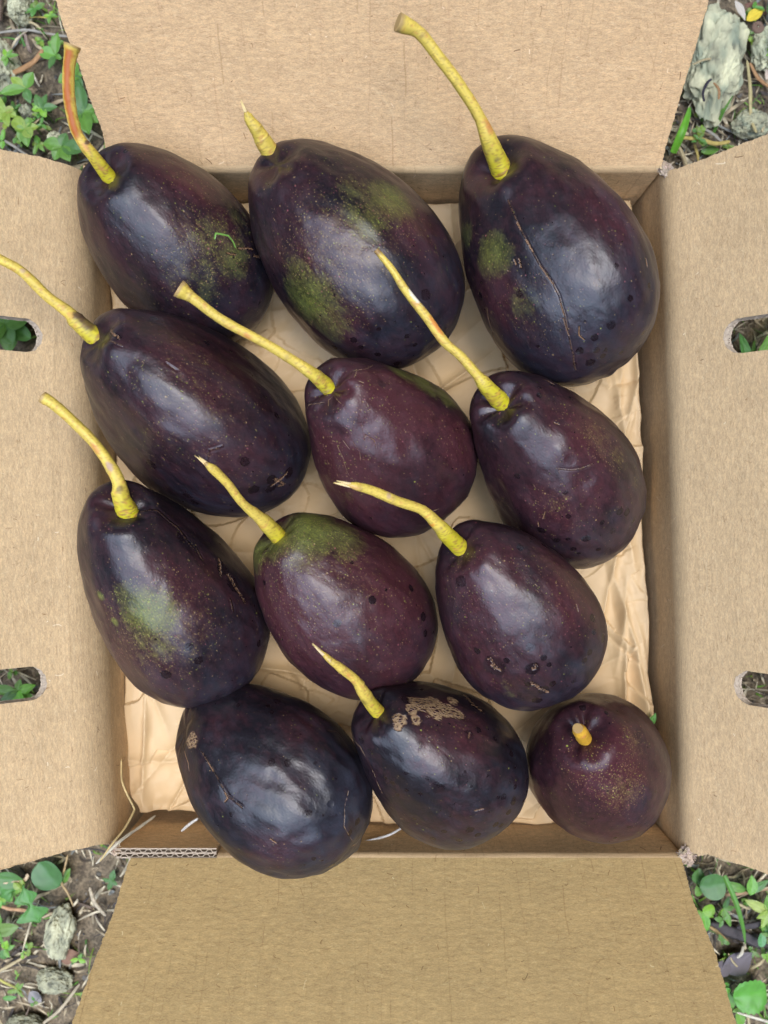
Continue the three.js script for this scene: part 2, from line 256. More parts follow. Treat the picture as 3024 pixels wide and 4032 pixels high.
// ------------------------------------------------------------------ crumpled paper liner
{
  const r = rng(77), folds = [];
  for (let i = 0; i < 95; i++) folds.push([(r() - 0.5) * 0.32, (r() - 0.5) * 0.38, r() * Math.PI, 0.01 + r() * 0.05, (r() - 0.4) * 0.0046, 0.0010 + r() * 0.004]);
  for (let i = 0; i < 16; i++) folds.push([0.139 + (r() - 0.5) * 0.024, -0.1 + i * 0.018, Math.PI / 2 + (r() - 0.5) * 0.5, 0.02 + r() * 0.04, 0.001 + r() * 0.003, 0.001 + r() * 0.0025]);
  for (let i = 0; i < 9; i++) folds.push([-0.13 + (r() - 0.5) * 0.03, 0.04 + r() * 0.12, r() * 3.14, 0.02 + r() * 0.03, 0.001 + r() * 0.002, 0.001 + r() * 0.003]);
  // facets of crumpled paper: cones round scattered points meet in sharp creases
  const cells = [0.034, 0.017, 0.009].map((c, li) => { const m = new Map(), q = rng(500 + li), n = Math.ceil(0.24 / c); for (let i = -n; i <= n; i++) for (let j = -n; j <= n; j++) m.set(i * 1000 + j, [(i + q()) * c, (j + q()) * c, q()]); return [c, m]; });
  const facets = (x, z) => { let h = 0; const msk = smooth(0.02, 0.22, N3(x * 14, z * 14, 12)); cells.forEach(([c, m], li) => { const i0 = Math.floor(x / c), j0 = Math.floor(z / c); let d1 = 9, k1 = 0; for (let i = i0 - 1; i <= i0 + 1; i++) for (let j = j0 - 1; j <= j0 + 1; j++) { const p = m.get(i * 1000 + j); if (!p) continue; const d = Math.hypot(x - p[0], z - p[1]) * (0.75 + 0.5 * p[2]); if (d < d1) { d1 = d; k1 = p[2]; } } h += d1 * [0.17, 0.16 * msk, 0.10 * msk][li] * (k1 < 0.5 ? 1 : 0.55); }); return h; };
  const height = (x, z) => {
        let h = 0.0042 * fbm(x * 11, z * 11, 3.3, 3) + facets(x + 0.003 * N3(x * 26, z * 26, 2), z + 0.003 * N3(x * 26, z * 26, 7)) - 0.0027;
    for (const [fx, fz, a, L, amp, w] of folds) { const dx = x - fx, dz = z - fz, s = dx * Math.cos(a) + dz * Math.sin(a), q = -dx * Math.sin(a) + dz * Math.cos(a) + 0.0010 * Math.sin(s * 50 + fx * 900); if (Math.abs(s) > L * 1.6 || Math.abs(q) > w * 4) continue; h += 1.4 * amp * Math.exp(-(s * s) / (L * L)) * Math.exp(-Math.abs(q) / w); }
    return h;
  };
  const edgeX = (z) => [lerp(-0.1555, -0.1440, (z + 0.18) / 0.36) - 0.0026 * Math.sin(Math.PI * (z + 0.18) / 0.36), lerp(0.1405, 0.1535, (z + 0.18) / 0.36)];
  const paperTone = (x, z) => { const n = fbm(x * 30, z * 30, 5, 3), m = fbm(x * 160, z * 160, 2, 2), k = 1 + 0.05 * n + 0.05 * m; return [0.60 * k, 0.41 * k * (1 - 0.03 * n), 0.21 * k * (1 - 0.1 * n)]; };
  const g = grid(420, 520, (u, v) => {
    // the sheet folds down over its own edge on all four sides
    const U = (u - 0.5) * 2.08, V = (v - 0.5) * 2.08, dropU = Math.max(0, Math.abs(U) - 1) / 0.04, dropV = Math.max(0, Math.abs(V) - 1) / 0.04;
    const vz = clamp(V, -1, 1), cornerL = smooth(0.9, 1, V) * smooth(-0.86, -1, U) * 0.006;
    let z = lerp(-0.1765, lerp(0.1725, 0.1778, smooth(-0.9, 0.1, U)), (vz + 1) / 2); const [xl, xr] = edgeX(z); const ul = clamp(U, -1, 1);
    let x = lerp(xl, xr, (ul + 1) / 2);
    const hem = Math.max(smooth(0.965, 1, Math.abs(ul)), smooth(0.97, 1, Math.abs(vz)));
    x += (0.0014 * N3(z * 26, 3, Math.sign(ul)) + 0.0004 * N3(z * 120, 6, Math.sign(ul))) * smooth(0.9, 1, Math.abs(ul)) + cornerL;
    z += (0.0022 * N3(x * 40, 7, Math.sign(vz)) - 0.003 * smooth(-0.5, -0.9, U) * smooth(0.9, 1, V)) * smooth(0.9, 1, Math.abs(vz));
    const lip = Math.max(smooth(0.90, 0.975, Math.abs(ul)) * (0.5 + 1.1 * Math.abs(N3(z * 22, 5, Math.sign(ul)))), smooth(0.94, 0.985, Math.abs(vz)) * (0.3 + 0.9 * Math.abs(N3(x * 42, 9, Math.sign(vz)))));
    let y = -0.001 + 1.25 * height(x, z) * (1 - 0.3 * hem) + 0.0055 * lip - 0.013 * Math.max(dropU, dropV);
    return [x, y, z, x, z, ...paperTone(x, z)];
  });
  solo('paper_liner', g, vcol(0.62, { roughness: 0.62 }), 'crumpled tan kraft paper sheet lining the bottom of the box under the avocados', 'paper');
}
const FRUITS=[
{id:'A1',q:[-0.1058,-0.1355,0.7822,0.4693,-0.0001,0.0542,0.0389,-0.0108,0.9248,-0.0133,0.0082,-0.0152],a:[-0.022,0.008,0.038,0.021,-0.0,0.006,-0.009,0.027,0.002,-0.014,-0.021,0.058,0.014,0.018,-0.001],pole:[0.516,0.057],stem:[[-0.1322,0.0822,-0.1605,3.55],[-0.134,0.0865,-0.1641,2.87],[-0.1385,0.0911,-0.1704,2.42],[-0.1399,0.094,-0.1762,2.5],[-0.1402,0.0973,-0.1838,2.58],[-0.1391,0.101,-0.1931,2.55],[-0.1372,0.1036,-0.1997,2.73],[-0.1358,0.105,-0.2035,3.63]],f:[
{k:'g',r:10.78,s:0.50,p:[[1.885,5.883]]},
{k:'g',r:15.59,s:0.30,p:[[1.705,5.912]]},
{k:'g',r:11.57,s:0.22,p:[[1.705,5.369]]},
{k:'g',r:13.71,s:0.18,p:[[1.728,0.2]]},
{k:'g',r:8.87,s:0.25,p:[[1.93,0.143]]},
{k:'s',r:0.69,s:1.00,p:[[1.818,5.912],[1.885,5.826]]},
{k:'s',r:0.70,s:1.00,p:[[1.863,5.741],[1.975,5.512]]},
{k:'s',r:0.85,s:1.00,p:[[2.02,5.569],[2.087,5.455]]},
{k:'l',r:0.56,s:1.00,p:[[1.661,5.912],[1.638,5.855],[1.683,5.798],[1.728,5.741],[1.795,5.741],[1.84,5.769]]},
{k:'m',r:20.31,s:0.80,p:[[1.189,5.569]]},
{k:'m',r:21.53,s:0.60,p:[[1.548,5.969]]},
{k:'d',r:1.34,s:1.00,p:[[0.583,5.712]]},
{k:'y',r:24.66,s:0.90,p:[[1.616,6.083]]}]},
{id:'A2',q:[-0.015,-0.13,0.7958,0.2259,0.0022,0.0626,0.0439,0.1438,0.9186,-0.0235,-0.005,-0.0036],a:[-0.009,-0.001,0.021,0.024,0.006,-0.036,-0.006,0.034,0.005,-0.003,0.019,-0.009,0.02,0.018,0.015],pole:[0.494,0.143],stem:[[-0.0557,0.0705,-0.1737,4.67],[-0.0567,0.0743,-0.1752,4.18],[-0.0596,0.0794,-0.1793,3.26],[-0.0628,0.0832,-0.1828,2.36],[-0.0638,0.085,-0.1851,0.96]],f:[
{k:'g',r:13.00,s:0.60,p:[[1.481,5.683]]},
{k:'g',r:12.06,s:0.45,p:[[1.481,6.112]]},
{k:'g',r:15.93,s:0.65,p:[[1.593,0.885]]},
{k:'g',r:13.32,s:0.45,p:[[1.773,0.857]]},
{k:'g',r:9.16,s:0.45,p:[[1.414,0.771]]},
{k:'g',r:9.62,s:0.30,p:[[1.234,5.912]]},
{k:'m',r:19.58,s:0.80,p:[[1.75,5.712]]},
{k:'m',r:22.26,s:0.80,p:[[1.526,0.343]]},
{k:'m',r:16.44,s:0.80,p:[[1.84,0.685]]},
{k:'y',r:38.06,s:1.00,p:[[1.503,0.286]]},
{k:'d',r:1.75,s:1.00,p:[[2.02,0.828]]},
{k:'d',r:1.53,s:1.00,p:[[1.975,1.171]]},
{k:'d',r:1.34,s:1.00,p:[[2.311,0.371]]},
{k:'d',r:1.22,s:1.00,p:[[2.446,0.4]]},
{k:'d',r:1.19,s:1.00,p:[[2.087,0.514]]},
{k:'d',r:2.62,s:0.70,p:[[2.154,6.169]]},
{k:'d',r:1.64,s:1.00,p:[[2.266,0.828]]},
{k:'d',r:1.36,s:1.00,p:[[2.109,0.857]]},
{k:'d',r:2.10,s:1.00,p:[[2.513,0.885]]}]},
{id:'A3',q:[0.0827,-0.1251,1.0831,-0.0446,0.0114,0.0638,0.0436,0.1506,0.9128,0.0245,-0.0108,0.0034],a:[-0.027,0.04,0.054,-0.022,-0.012,-0.008,-0.009,-0.032,-0.014,0.037,0.011,0.012,0.04,-0.019,-0.052],pole:[0.718,0.343],stem:[[0.0524,0.0768,-0.1675,5.03],[0.0488,0.0836,-0.1719,3.86],[0.043,0.0908,-0.18,2.52],[0.0338,0.0984,-0.1894,2.57],[0.0241,0.1051,-0.1978,2.52],[0.0148,0.111,-0.2052,2.57],[0.0058,0.115,-0.2072,3.72]],f:[
{k:'g',r:10.45,s:0.60,p:[[1.414,0.885]]},
{k:'g',r:9.75,s:0.30,p:[[1.885,0.857]]},
{k:'g',r:7.69,s:0.35,p:[[1.1,1.257]]},
{k:'m',r:22.44,s:0.90,p:[[1.616,5.741]]},
{k:'m',r:18.75,s:0.80,p:[[1.638,1.114]]},
{k:'c',r:0.36,s:1.00,p:[[1.122,0.428],[1.346,0.457],[1.548,0.457],[1.705,0.457],[1.863,0.428],[1.975,0.428],[2.154,0.486],[2.311,0.571],[2.491,0.685],[2.67,0.914]]},
{k:'s',r:0.54,s:1.00,p:[[1.324,0.457],[1.391,0.457]]},
{k:'s',r:0.54,s:1.00,p:[[1.481,0.457],[1.593,0.457]]},
{k:'s',r:0.24,s:0.80,p:[[2.042,0.457],[2.132,0.486]]},
{k:'s',r:0.24,s:0.70,p:[[1.705,0.457],[1.885,0.428]]},
{k:'s',r:0.24,s:0.60,p:[[2.154,0.514],[2.311,0.571]]},
{k:'s',r:0.54,s:1.00,p:[[1.548,0.685],[1.593,0.685]]},
{k:'s',r:0.66,s:1.00,p:[[1.571,0.628],[1.638,0.657]]},
{k:'s',r:0.55,s:1.00,p:[[1.593,0.8],[1.593,0.8]]},
{k:'s',r:0.38,s:1.00,p:[[1.705,1.314],[1.75,1.399],[1.863,1.514],[1.93,1.685]]},
{k:'s',r:0.30,s:1.00,p:[[2.289,0.4],[2.356,0.457],[2.424,0.428]]},
{k:'s',r:0.53,s:1.00,p:[[1.997,5.655],[2.064,5.655]]},
{k:'d',r:1.95,s:1.00,p:[[2.491,0.571]]},
{k:'d',r:2.48,s:1.00,p:[[2.693,0.571]]},
{k:'d',r:2.09,s:0.80,p:[[2.401,0.029]]},
{k:'d',r:1.69,s:1.00,p:[[2.446,0.286]]},
{k:'d',r:1.71,s:0.80,p:[[2.581,0.343]]},
{k:'d',r:1.48,s:1.00,p:[[2.693,0.286]]},
{k:'d',r:1.42,s:1.00,p:[[2.244,5.998]]},
{k:'d',r:1.31,s:1.00,p:[[2.199,5.683]]},
{k:'d',r:1.48,s:1.00,p:[[2.603,5.712]]},
{k:'d',r:1.82,s:0.70,p:[[1.795,0.8]]},
{k:'d',r:1.68,s:0.60,p:[[1.975,0.657]]},
{k:'d',r:1.48,s:0.60,p:[[2.199,0.257]]},
{k:'d',r:1.17,s:0.80,p:[[1.975,6.055]]},
{k:'d',r:1.92,s:1.00,p:[[1.593,1.342]]},
{k:'y',r:30.14,s:0.50,p:[[1.885,0.714]]}]},
{id:'B1',q:[-0.0934,-0.0491,0.6846,0.5415,0.0007,0.063,0.0426,0.1158,0.9196,-0.042,-0.007,-0.007],a:[-0.043,-0.009,0.065,0.042,-0.016,0.021,-0.007,0.04,-0.024,0.015,0.021,0.007,-0.036,0.099,-0.045],pole:[0.292,0.114],stem:[[-0.1345,0.0895,-0.0817,4.64],[-0.1393,0.0917,-0.0866,3.77],[-0.143,0.0929,-0.0905,2.72],[-0.1516,0.0949,-0.0972,2.39],[-0.1619,0.0973,-0.1075,2.17],[-0.1704,0.0987,-0.1122,2.05],[-0.178,0.1,-0.1169,2.05]],f:[
{k:'s',r:1.24,s:1.00,p:[[0.404,5.912],[0.539,6.026],[0.628,6.026]]},
{k:'c',r:0.51,s:0.80,p:[[0.561,6.169],[0.696,6.112]]},
{k:'s',r:0.78,s:1.00,p:[[2.109,0.057],[2.132,6.255],[2.154,6.112]]},
{k:'s',r:0.99,s:1.00,p:[[2.087,6.255],[2.222,6.255],[2.177,0.029]]},
{k:'d',r:2.42,s:1.00,p:[[2.064,0.0]]},
{k:'d',r:2.91,s:1.00,p:[[2.177,6.112]]},
{k:'d',r:2.89,s:1.00,p:[[2.132,0.086]]},
{k:'d',r:2.25,s:1.00,p:[[1.795,0.914]]},
{k:'d',r:2.84,s:0.90,p:[[1.414,0.914]]},
{k:'d',r:2.86,s:0.90,p:[[2.02,0.2]]},
{k:'d',r:2.34,s:0.80,p:[[1.795,0.0]]},
{k:'d',r:2.05,s:1.00,p:[[1.907,1.0]]},
{k:'d',r:1.99,s:0.80,p:[[1.863,5.655]]},
{k:'c',r:0.74,s:0.60,p:[[1.616,0.228],[1.571,0.114],[1.616,0.0]]},
{k:'g',r:26.70,s:0.13,p:[[1.302,5.94]]},
{k:'m',r:39.63,s:0.70,p:[[1.257,5.712]]},
{k:'m',r:27.30,s:0.60,p:[[1.683,0.0]]},
{k:'y',r:40.84,s:0.50,p:[[1.346,6.14]]},
{k:'d',r:1.91,s:1.00,p:[[0.718,5.226]]},
{k:'d',r:1.74,s:1.00,p:[[1.167,5.198]]},
{k:'d',r:1.73,s:0.90,p:[[1.548,4.855]]},
{k:'r',r:1.01,s:1.00,p:[[1.032,5.969],[1.122,5.969]]}]},
{id:'B2',q:[-0.001,-0.0353,0.7757,0.8365,-0.0,0.0531,0.0392,0.3001,0.9127,0.0329,-0.0016,0.0088],a:[-0.005,0.012,0.028,0.017,-0.014,0.006,-0.014,-0.004,-0.008,0.006,0.015,0.021,0.011,-0.02,-0.024],pole:[0.135,0.371],stem:[[-0.0281,0.0934,-0.0591,3.76],[-0.0319,0.0969,-0.0616,3.0],[-0.0397,0.1013,-0.0665,2.24],[-0.0511,0.1065,-0.0729,2.11],[-0.0696,0.1137,-0.0821,2.06],[-0.0803,0.118,-0.0897,2.23],[-0.0856,0.12,-0.0931,3.85]],f:[
{k:'g',r:8.07,s:0.75,p:[[1.032,4.855]]},
{k:'g',r:9.25,s:0.75,p:[[1.257,4.998]]},
{k:'g',r:8.29,s:0.70,p:[[1.481,5.084]]},
{k:'g',r:5.66,s:0.60,p:[[1.728,5.084]]},
{k:'g',r:5.98,s:0.25,p:[[1.414,1.057]]},
{k:'g',r:5.10,s:0.30,p:[[1.414,1.685]]},
{k:'m',r:25.52,s:1.30,p:[[0.898,5.855]]},
{k:'m',r:26.59,s:1.20,p:[[1.167,1.028]]},
{k:'m',r:16.22,s:1.00,p:[[1.616,5.683]]},
{k:'n',r:0.25,s:1.00,p:[[0.224,0.314],[0.269,0.771],[0.381,0.743]]},
{k:'n',r:0.25,s:1.00,p:[[0.247,0.286],[0.404,0.228],[0.516,0.171]]},
{k:'n',r:0.25,s:1.00,p:[[0.314,0.942],[0.404,1.571],[0.516,1.628]]},
{k:'n',r:0.20,s:0.80,p:[[0.763,0.143],[0.875,0.257],[0.942,0.343]]},
{k:'n',r:0.20,s:0.80,p:[[0.875,0.486],[0.987,0.486],[1.055,0.543]]},
{k:'n',r:0.21,s:0.80,p:[[0.853,0.8],[0.987,0.8],[1.144,0.857],[1.234,0.828]]},
{k:'n',r:0.21,s:0.80,p:[[0.651,1.457],[0.785,1.342]]},
{k:'n',r:0.21,s:0.80,p:[[0.606,1.228],[0.696,1.114]]},
{k:'n',r:0.20,s:0.80,p:[[0.875,0.228],[0.965,0.171],[1.032,0.228]]},
{k:'n',r:0.20,s:0.90,p:[[0.785,0.657],[0.92,0.6]]},
{k:'n',r:0.26,s:1.00,p:[[0.449,5.284],[0.561,5.198],[0.696,4.827]]},
{k:'n',r:0.25,s:1.00,p:[[0.426,5.284],[0.471,5.226],[0.449,5.569]]},
{k:'n',r:0.25,s:0.90,p:[[0.494,5.655],[0.561,5.655]]},
{k:'d',r:2.05,s:0.50,p:[[0.741,5.455]]},
{k:'n',r:0.33,s:0.80,p:[[1.93,0.2],[1.975,0.114]]},
{k:'n',r:0.21,s:0.80,p:[[1.01,1.399],[1.212,1.514]]},
{k:'r',r:2.09,s:1.00,p:[[1.324,5.94]]},
{k:'y',r:10.63,s:0.50,p:[[1.055,1.171]]}]},
{id:'B3',q:[0.0862,-0.0216,0.8294,0.5601,-0.0001,0.059,0.0372,0.17,0.9021,0.0776,-0.0098,0.0134],a:[-0.029,0.031,0.06,0.013,0.014,-0.002,-0.025,0.008,-0.017,0.003,0.004,0.053,0.036,0.012,-0.009],pole:[0.292,0.343],stem:[[0.0505,0.0865,-0.0543,4.47],[0.0463,0.0895,-0.0576,3.48],[0.0418,0.092,-0.0624,2.3],[0.0341,0.0954,-0.0701,2.07],[0.0269,0.098,-0.0758,2.16],[0.0184,0.1016,-0.0862,2.04],[0.0102,0.1048,-0.0955,1.82],[0.0029,0.1078,-0.1056,1.5],[-0.0035,0.11,-0.1125,1.19]],f:[
{k:'y',r:12.44,s:1.20,p:[[1.257,5.741]]},
{k:'y',r:10.95,s:1.10,p:[[1.481,5.769]]},
{k:'y',r:9.81,s:1.00,p:[[1.414,0.543]]},
{k:'y',r:6.76,s:1.00,p:[[1.818,5.712]]},
{k:'y',r:6.90,s:0.90,p:[[1.391,1.371]]},
{k:'g',r:9.22,s:0.13,p:[[1.279,5.712]]},
{k:'m',r:23.09,s:0.90,p:[[1.167,5.798]]},
{k:'m',r:21.74,s:0.80,p:[[1.459,0.4]]},
{k:'c',r:0.32,s:1.00,p:[[1.167,0.228],[1.234,0.114],[1.279,0.0],[1.324,6.112]]},
{k:'r',r:3.18,s:1.00,p:[[1.167,0.029]]},
{k:'r',r:2.69,s:0.70,p:[[1.414,0.0]]},
{k:'s',r:0.63,s:0.80,p:[[0.853,6.055],[0.898,6.026]]},
{k:'s',r:0.44,s:1.00,p:[[0.651,4.969],[0.696,5.084],[0.741,5.112]]},
{k:'d',r:0.76,s:1.00,p:[[0.292,4.741]]},
{k:'d',r:0.87,s:1.00,p:[[0.381,4.855]]},
{k:'d',r:0.86,s:1.00,p:[[0.583,5.484]]},
{k:'d',r:1.63,s:0.90,p:[[0.718,5.141]]},
{k:'d',r:1.38,s:1.00,p:[[0.606,5.741]]},
{k:'d',r:1.20,s:1.00,p:[[0.898,5.312]]},
{k:'d',r:2.02,s:1.00,p:[[1.907,6.112]]},
{k:'d',r:2.00,s:1.00,p:[[1.84,6.198]]},
{k:'d',r:1.60,s:1.00,p:[[2.087,6.055]]},
{k:'d',r:1.33,s:1.00,p:[[1.818,0.171]]},
{k:'d',r:2.25,s:1.00,p:[[1.885,0.457]]},
{k:'d',r:1.93,s:1.00,p:[[1.773,0.8]]},
{k:'d',r:1.72,s:1.00,p:[[1.952,0.685]]},
{k:'d',r:1.26,s:1.00,p:[[2.109,0.4]]},
{k:'d',r:1.24,s:1.00,p:[[1.795,0.657]]},
{k:'d',r:2.04,s:1.00,p:[[1.638,0.914]]},
{k:'d',r:1.15,s:1.00,p:[[2.042,0.657]]},
{k:'d',r:1.29,s:0.80,p:[[1.369,0.343]]},
{k:'d',r:1.43,s:0.80,p:[[1.571,0.486]]},
{k:'d',r:1.63,s:0.80,p:[[1.077,0.828]]},
{k:'s',r:0.28,s:1.00,p:[[1.526,0.8],[1.459,0.714]]},
{k:'s',r:0.28,s:1.00,p:[[1.548,0.885],[1.593,0.914]]},
{k:'d',r:1.69,s:0.70,p:[[1.975,0.114]]},
{k:'c',r:0.27,s:0.60,p:[[1.189,0.657],[1.234,0.657]]}]},
{id:'C1',q:[-0.1078,0.0378,1.1577,0.5764,0.0002,0.0593,0.0403,0.3002,0.8854,-0.0868,-0.0195,0.0378],a:[-0.016,0.059,0.009,0.004,-0.014,-0.065,0.024,0.046,0.12,0.029,-0.023,0.019,0.017,0.018,-0.013],pole:[0.314,5.741],stem:[[-0.1183,0.0927,-0.0046,4.81],[-0.1188,0.0935,-0.0079,3.96],[-0.1195,0.0945,-0.0141,3.02],[-0.1242,0.0959,-0.0234,2.59],[-0.13,0.0971,-0.0316,2.37],[-0.1397,0.0986,-0.0417,2.36],[-0.1465,0.0995,-0.0478,2.46],[-0.151,0.1,-0.0508,2.76]],f:[
{k:'g',r:12.49,s:0.85,p:[[1.324,6.255]]},
{k:'g',r:8.29,s:0.45,p:[[1.144,0.114]]},
{k:'g',r:2.33,s:0.90,p:[[1.324,0.514]]},
{k:'g',r:2.32,s:0.90,p:[[1.1,0.628]]},
{k:'g',r:12.66,s:0.35,p:[[1.548,0.114]]},
{k:'g',r:7.28,s:0.40,p:[[1.257,6.055]]},
{k:'s',r:1.01,s:1.00,p:[[1.391,4.998],[1.481,5.198]]},
{k:'s',r:1.35,s:1.00,p:[[1.526,5.084],[1.638,5.141],[1.795,5.198]]},
{k:'d',r:3.35,s:1.00,p:[[1.459,5.084]]},
{k:'d',r:3.93,s:1.00,p:[[1.616,5.141]]},
{k:'d',r:2.81,s:1.00,p:[[0.987,5.169]]},
{k:'c',r:0.66,s:1.00,p:[[1.638,5.341],[1.728,5.426]]},
{k:'c',r:0.55,s:0.80,p:[[1.144,5.141],[1.257,5.226]]},
{k:'c',r:0.84,s:1.00,p:[[0.471,5.398],[0.651,5.112],[0.898,5.055],[1.122,5.198]]},
{k:'m',r:32.42,s:0.80,p:[[1.638,0.543]]},
{k:'m',r:26.31,s:0.70,p:[[1.324,5.798]]},
{k:'y',r:34.62,s:1.10,p:[[1.481,0.0]]},
{k:'d',r:1.91,s:1.00,p:[[1.683,6.055]]},
{k:'d',r:1.84,s:1.00,p:[[2.154,5.398]]},
{k:'d',r:2.15,s:1.00,p:[[1.818,6.055]]},
{k:'d',r:2.59,s:0.90,p:[[1.84,0.171]]}]},
{id:'C2',q:[-0.0209,0.0457,0.8195,0.4779,-0.0,0.0548,0.0392,0.1664,0.9173,-0.0457,0.0006,0.0014],a:[-0.005,0.012,0.007,0.014,0.001,-0.012,-0.013,0.004,0.002,0.006,0.001,-0.004,-0.003,-0.003,0.004],pole:[0.045,0.200],stem:[[-0.053,0.0727,0.0093,4.2],[-0.0552,0.0797,0.0054,3.69],[-0.0586,0.0853,0.0015,2.67],[-0.0638,0.0922,-0.0038,1.99],[-0.0693,0.101,-0.0129,1.94],[-0.0741,0.107,-0.0186,2.0],[-0.077,0.11,-0.0211,0.89]],f:[
{k:'g',r:16.39,s:0.80,p:[[0.539,5.284]]},
{k:'g',r:13.08,s:0.75,p:[[0.202,5.998]]},
{k:'g',r:13.17,s:0.60,p:[[0.875,5.255]]},
{k:'g',r:10.00,s:0.70,p:[[0.337,1.514]]},
{k:'g',r:10.69,s:0.35,p:[[0.583,6.14]]},
{k:'d',r:1.31,s:1.00,p:[[0.651,0.971]]},
{k:'m',r:36.38,s:1.00,p:[[1.077,0.428]]},
{k:'m',r:37.52,s:0.90,p:[[1.503,5.541]]},
{k:'m',r:26.41,s:0.70,p:[[1.84,0.228]]},
{k:'y',r:42.53,s:0.70,p:[[0.942,6.083]]},
{k:'c',r:1.10,s:0.80,p:[[0.247,1.0],[0.337,1.114]]},
{k:'d',r:1.94,s:1.00,p:[[1.391,5.855]]},
{k:'d',r:1.92,s:0.80,p:[[1.302,0.086]]},
{k:'d',r:2.27,s:1.00,p:[[1.952,5.541]]},
{k:'d',r:1.82,s:1.00,p:[[2.087,5.683]]},
{k:'d',r:1.81,s:1.00,p:[[1.705,5.341]]}]},
{id:'C3',q:[0.0637,0.0489,0.8929,0.4522,0.0121,0.0524,0.0376,0.2544,0.9067,-0.0245,-0.0043,0.0184],a:[0.01,0.002,-0.001,-0.003,-0.032,-0.016,-0.052,-0.011,0.031,0.01,0.004,0.002,0.015,-0.027,-0.029],pole:[0.135,0.514],stem:[[0.033,0.0826,0.0138,4.3],[0.028,0.0885,0.0095,3.81],[0.024,0.0922,0.0052,2.93],[0.0196,0.0957,0.001,2.49],[0.0164,0.0979,-0.0012,2.16],[0.006,0.1035,-0.0047,2.23],[-0.0001,0.1067,-0.0072,2.21],[-0.0059,0.1096,-0.0095,2.09],[-0.0117,0.1125,-0.011,1.77],[-0.0171,0.115,-0.0121,0.39]],f:[
{k:'s',r:1.71,s:0.90,p:[[1.436,0.714],[1.526,0.714],[1.593,0.657]]},
{k:'d',r:5.36,s:0.70,p:[[1.526,0.714]]},
{k:'s',r:1.49,s:0.80,p:[[1.683,0.286],[1.661,0.2]]},
{k:'d',r:3.18,s:1.00,p:[[1.683,0.286]]},
{k:'s',r:1.07,s:1.00,p:[[1.818,0.4],[1.975,0.343],[2.042,0.314]]},
{k:'d',r:2.81,s:1.00,p:[[1.975,0.343]]},
{k:'g',r:5.41,s:0.22,p:[[1.728,0.714]]},
{k:'g',r:4.38,s:0.20,p:[[1.885,0.743]]},
{k:'m',r:27.09,s:0.90,p:[[0.808,0.171]]},
{k:'m',r:27.66,s:0.90,p:[[1.391,5.512]]},
{k:'m',r:27.75,s:0.60,p:[[1.391,0.714]]},
{k:'d',r:1.91,s:1.00,p:[[0.83,5.369]]},
{k:'d',r:1.94,s:1.00,p:[[1.728,5.569]]},
{k:'d',r:1.72,s:1.00,p:[[1.93,5.883]]},
{k:'d',r:2.19,s:1.00,p:[[1.997,5.598]]},
{k:'d',r:1.99,s:0.90,p:[[1.144,4.884]]},
{k:'d',r:1.72,s:1.00,p:[[1.952,0.2]]},
{k:'d',r:1.49,s:1.00,p:[[1.503,0.514]]},
{k:'d',r:1.48,s:1.00,p:[[1.638,0.086]]},
{k:'d',r:2.10,s:0.80,p:[[1.481,0.143]]},
{k:'d',r:2.54,s:0.70,p:[[0.628,0.685]]},
{k:'d',r:2.41,s:1.00,p:[[2.087,0.514]]},
{k:'d',r:1.50,s:1.00,p:[[1.818,0.457]]},
{k:'d',r:1.51,s:1.00,p:[[1.818,5.683]]},
{k:'d',r:1.50,s:1.00,p:[[1.952,5.998]]},
{k:'d',r:1.72,s:1.00,p:[[1.346,0.857]]},
{k:'y',r:27.15,s:0.40,p:[[1.212,5.798]]},
{k:'s',r:0.42,s:0.80,p:[[1.503,5.626],[1.548,5.683]]},
{k:'d',r:1.27,s:1.00,p:[[1.728,0.086]]},
{k:'d',r:1.30,s:1.00,p:[[2.109,6.255]]}]},
{id:'D1',q:[-0.0564,0.1329,0.656,-0.1071,0.0138,0.0537,0.0392,0.1094,0.9325,0.0118,0.0008,-0.0181],a:[0.003,0.028,0.012,0.0,-0.02,-0.028,-0.021,-0.022,-0.039,0.008,0.002,0.011,0.022,-0.045,0.024],pole:[0.381,0.343],stem:null,f:[
{k:'n',r:3.30,s:1.00,p:[[0.718,0.114]]},
{k:'n',r:1.79,s:1.00,p:[[0.808,0.114]]},
{k:'c',r:0.53,s:1.00,p:[[0.898,0.086],[1.077,0.114],[1.279,0.171],[1.369,0.2],[1.548,0.171]]},
{k:'s',r:0.41,s:0.90,p:[[1.032,0.114],[1.122,0.143]]},
{k:'s',r:0.40,s:1.00,p:[[1.346,0.2],[1.391,0.228],[1.391,0.286]]},
{k:'d',r:2.58,s:0.80,p:[[1.503,0.2]]},
{k:'s',r:0.30,s:1.00,p:[[0.718,0.428],[0.853,0.457],[0.92,0.514]]},
{k:'n',r:0.29,s:0.90,p:[[2.199,5.455],[2.289,5.626],[2.424,5.826],[2.715,5.912],[2.85,5.598]]},
{k:'n',r:0.72,s:0.70,p:[[2.805,6.026],[2.895,5.883]]},
{k:'s',r:0.30,s:1.00,p:[[1.414,1.0],[1.481,1.028],[1.548,1.028]]},
{k:'s',r:0.34,s:1.00,p:[[1.907,0.257],[1.975,0.257]]},
{k:'c',r:0.42,s:0.80,p:[[1.705,5.084],[1.795,4.941],[1.952,4.969]]},
{k:'r',r:6.88,s:0.80,p:[[1.616,5.998]]},
{k:'r',r:4.58,s:0.90,p:[[1.997,5.969]]},
{k:'r',r:1.73,s:1.00,p:[[2.154,5.741]]},
{k:'d',r:1.78,s:1.00,p:[[2.558,5.569]]},
{k:'d',r:1.41,s:1.00,p:[[2.558,5.826]]},
{k:'d',r:1.60,s:1.00,p:[[1.212,5.084]]},
{k:'d',r:1.32,s:1.00,p:[[1.234,5.312]]},
{k:'d',r:1.21,s:1.00,p:[[1.167,5.226]]},
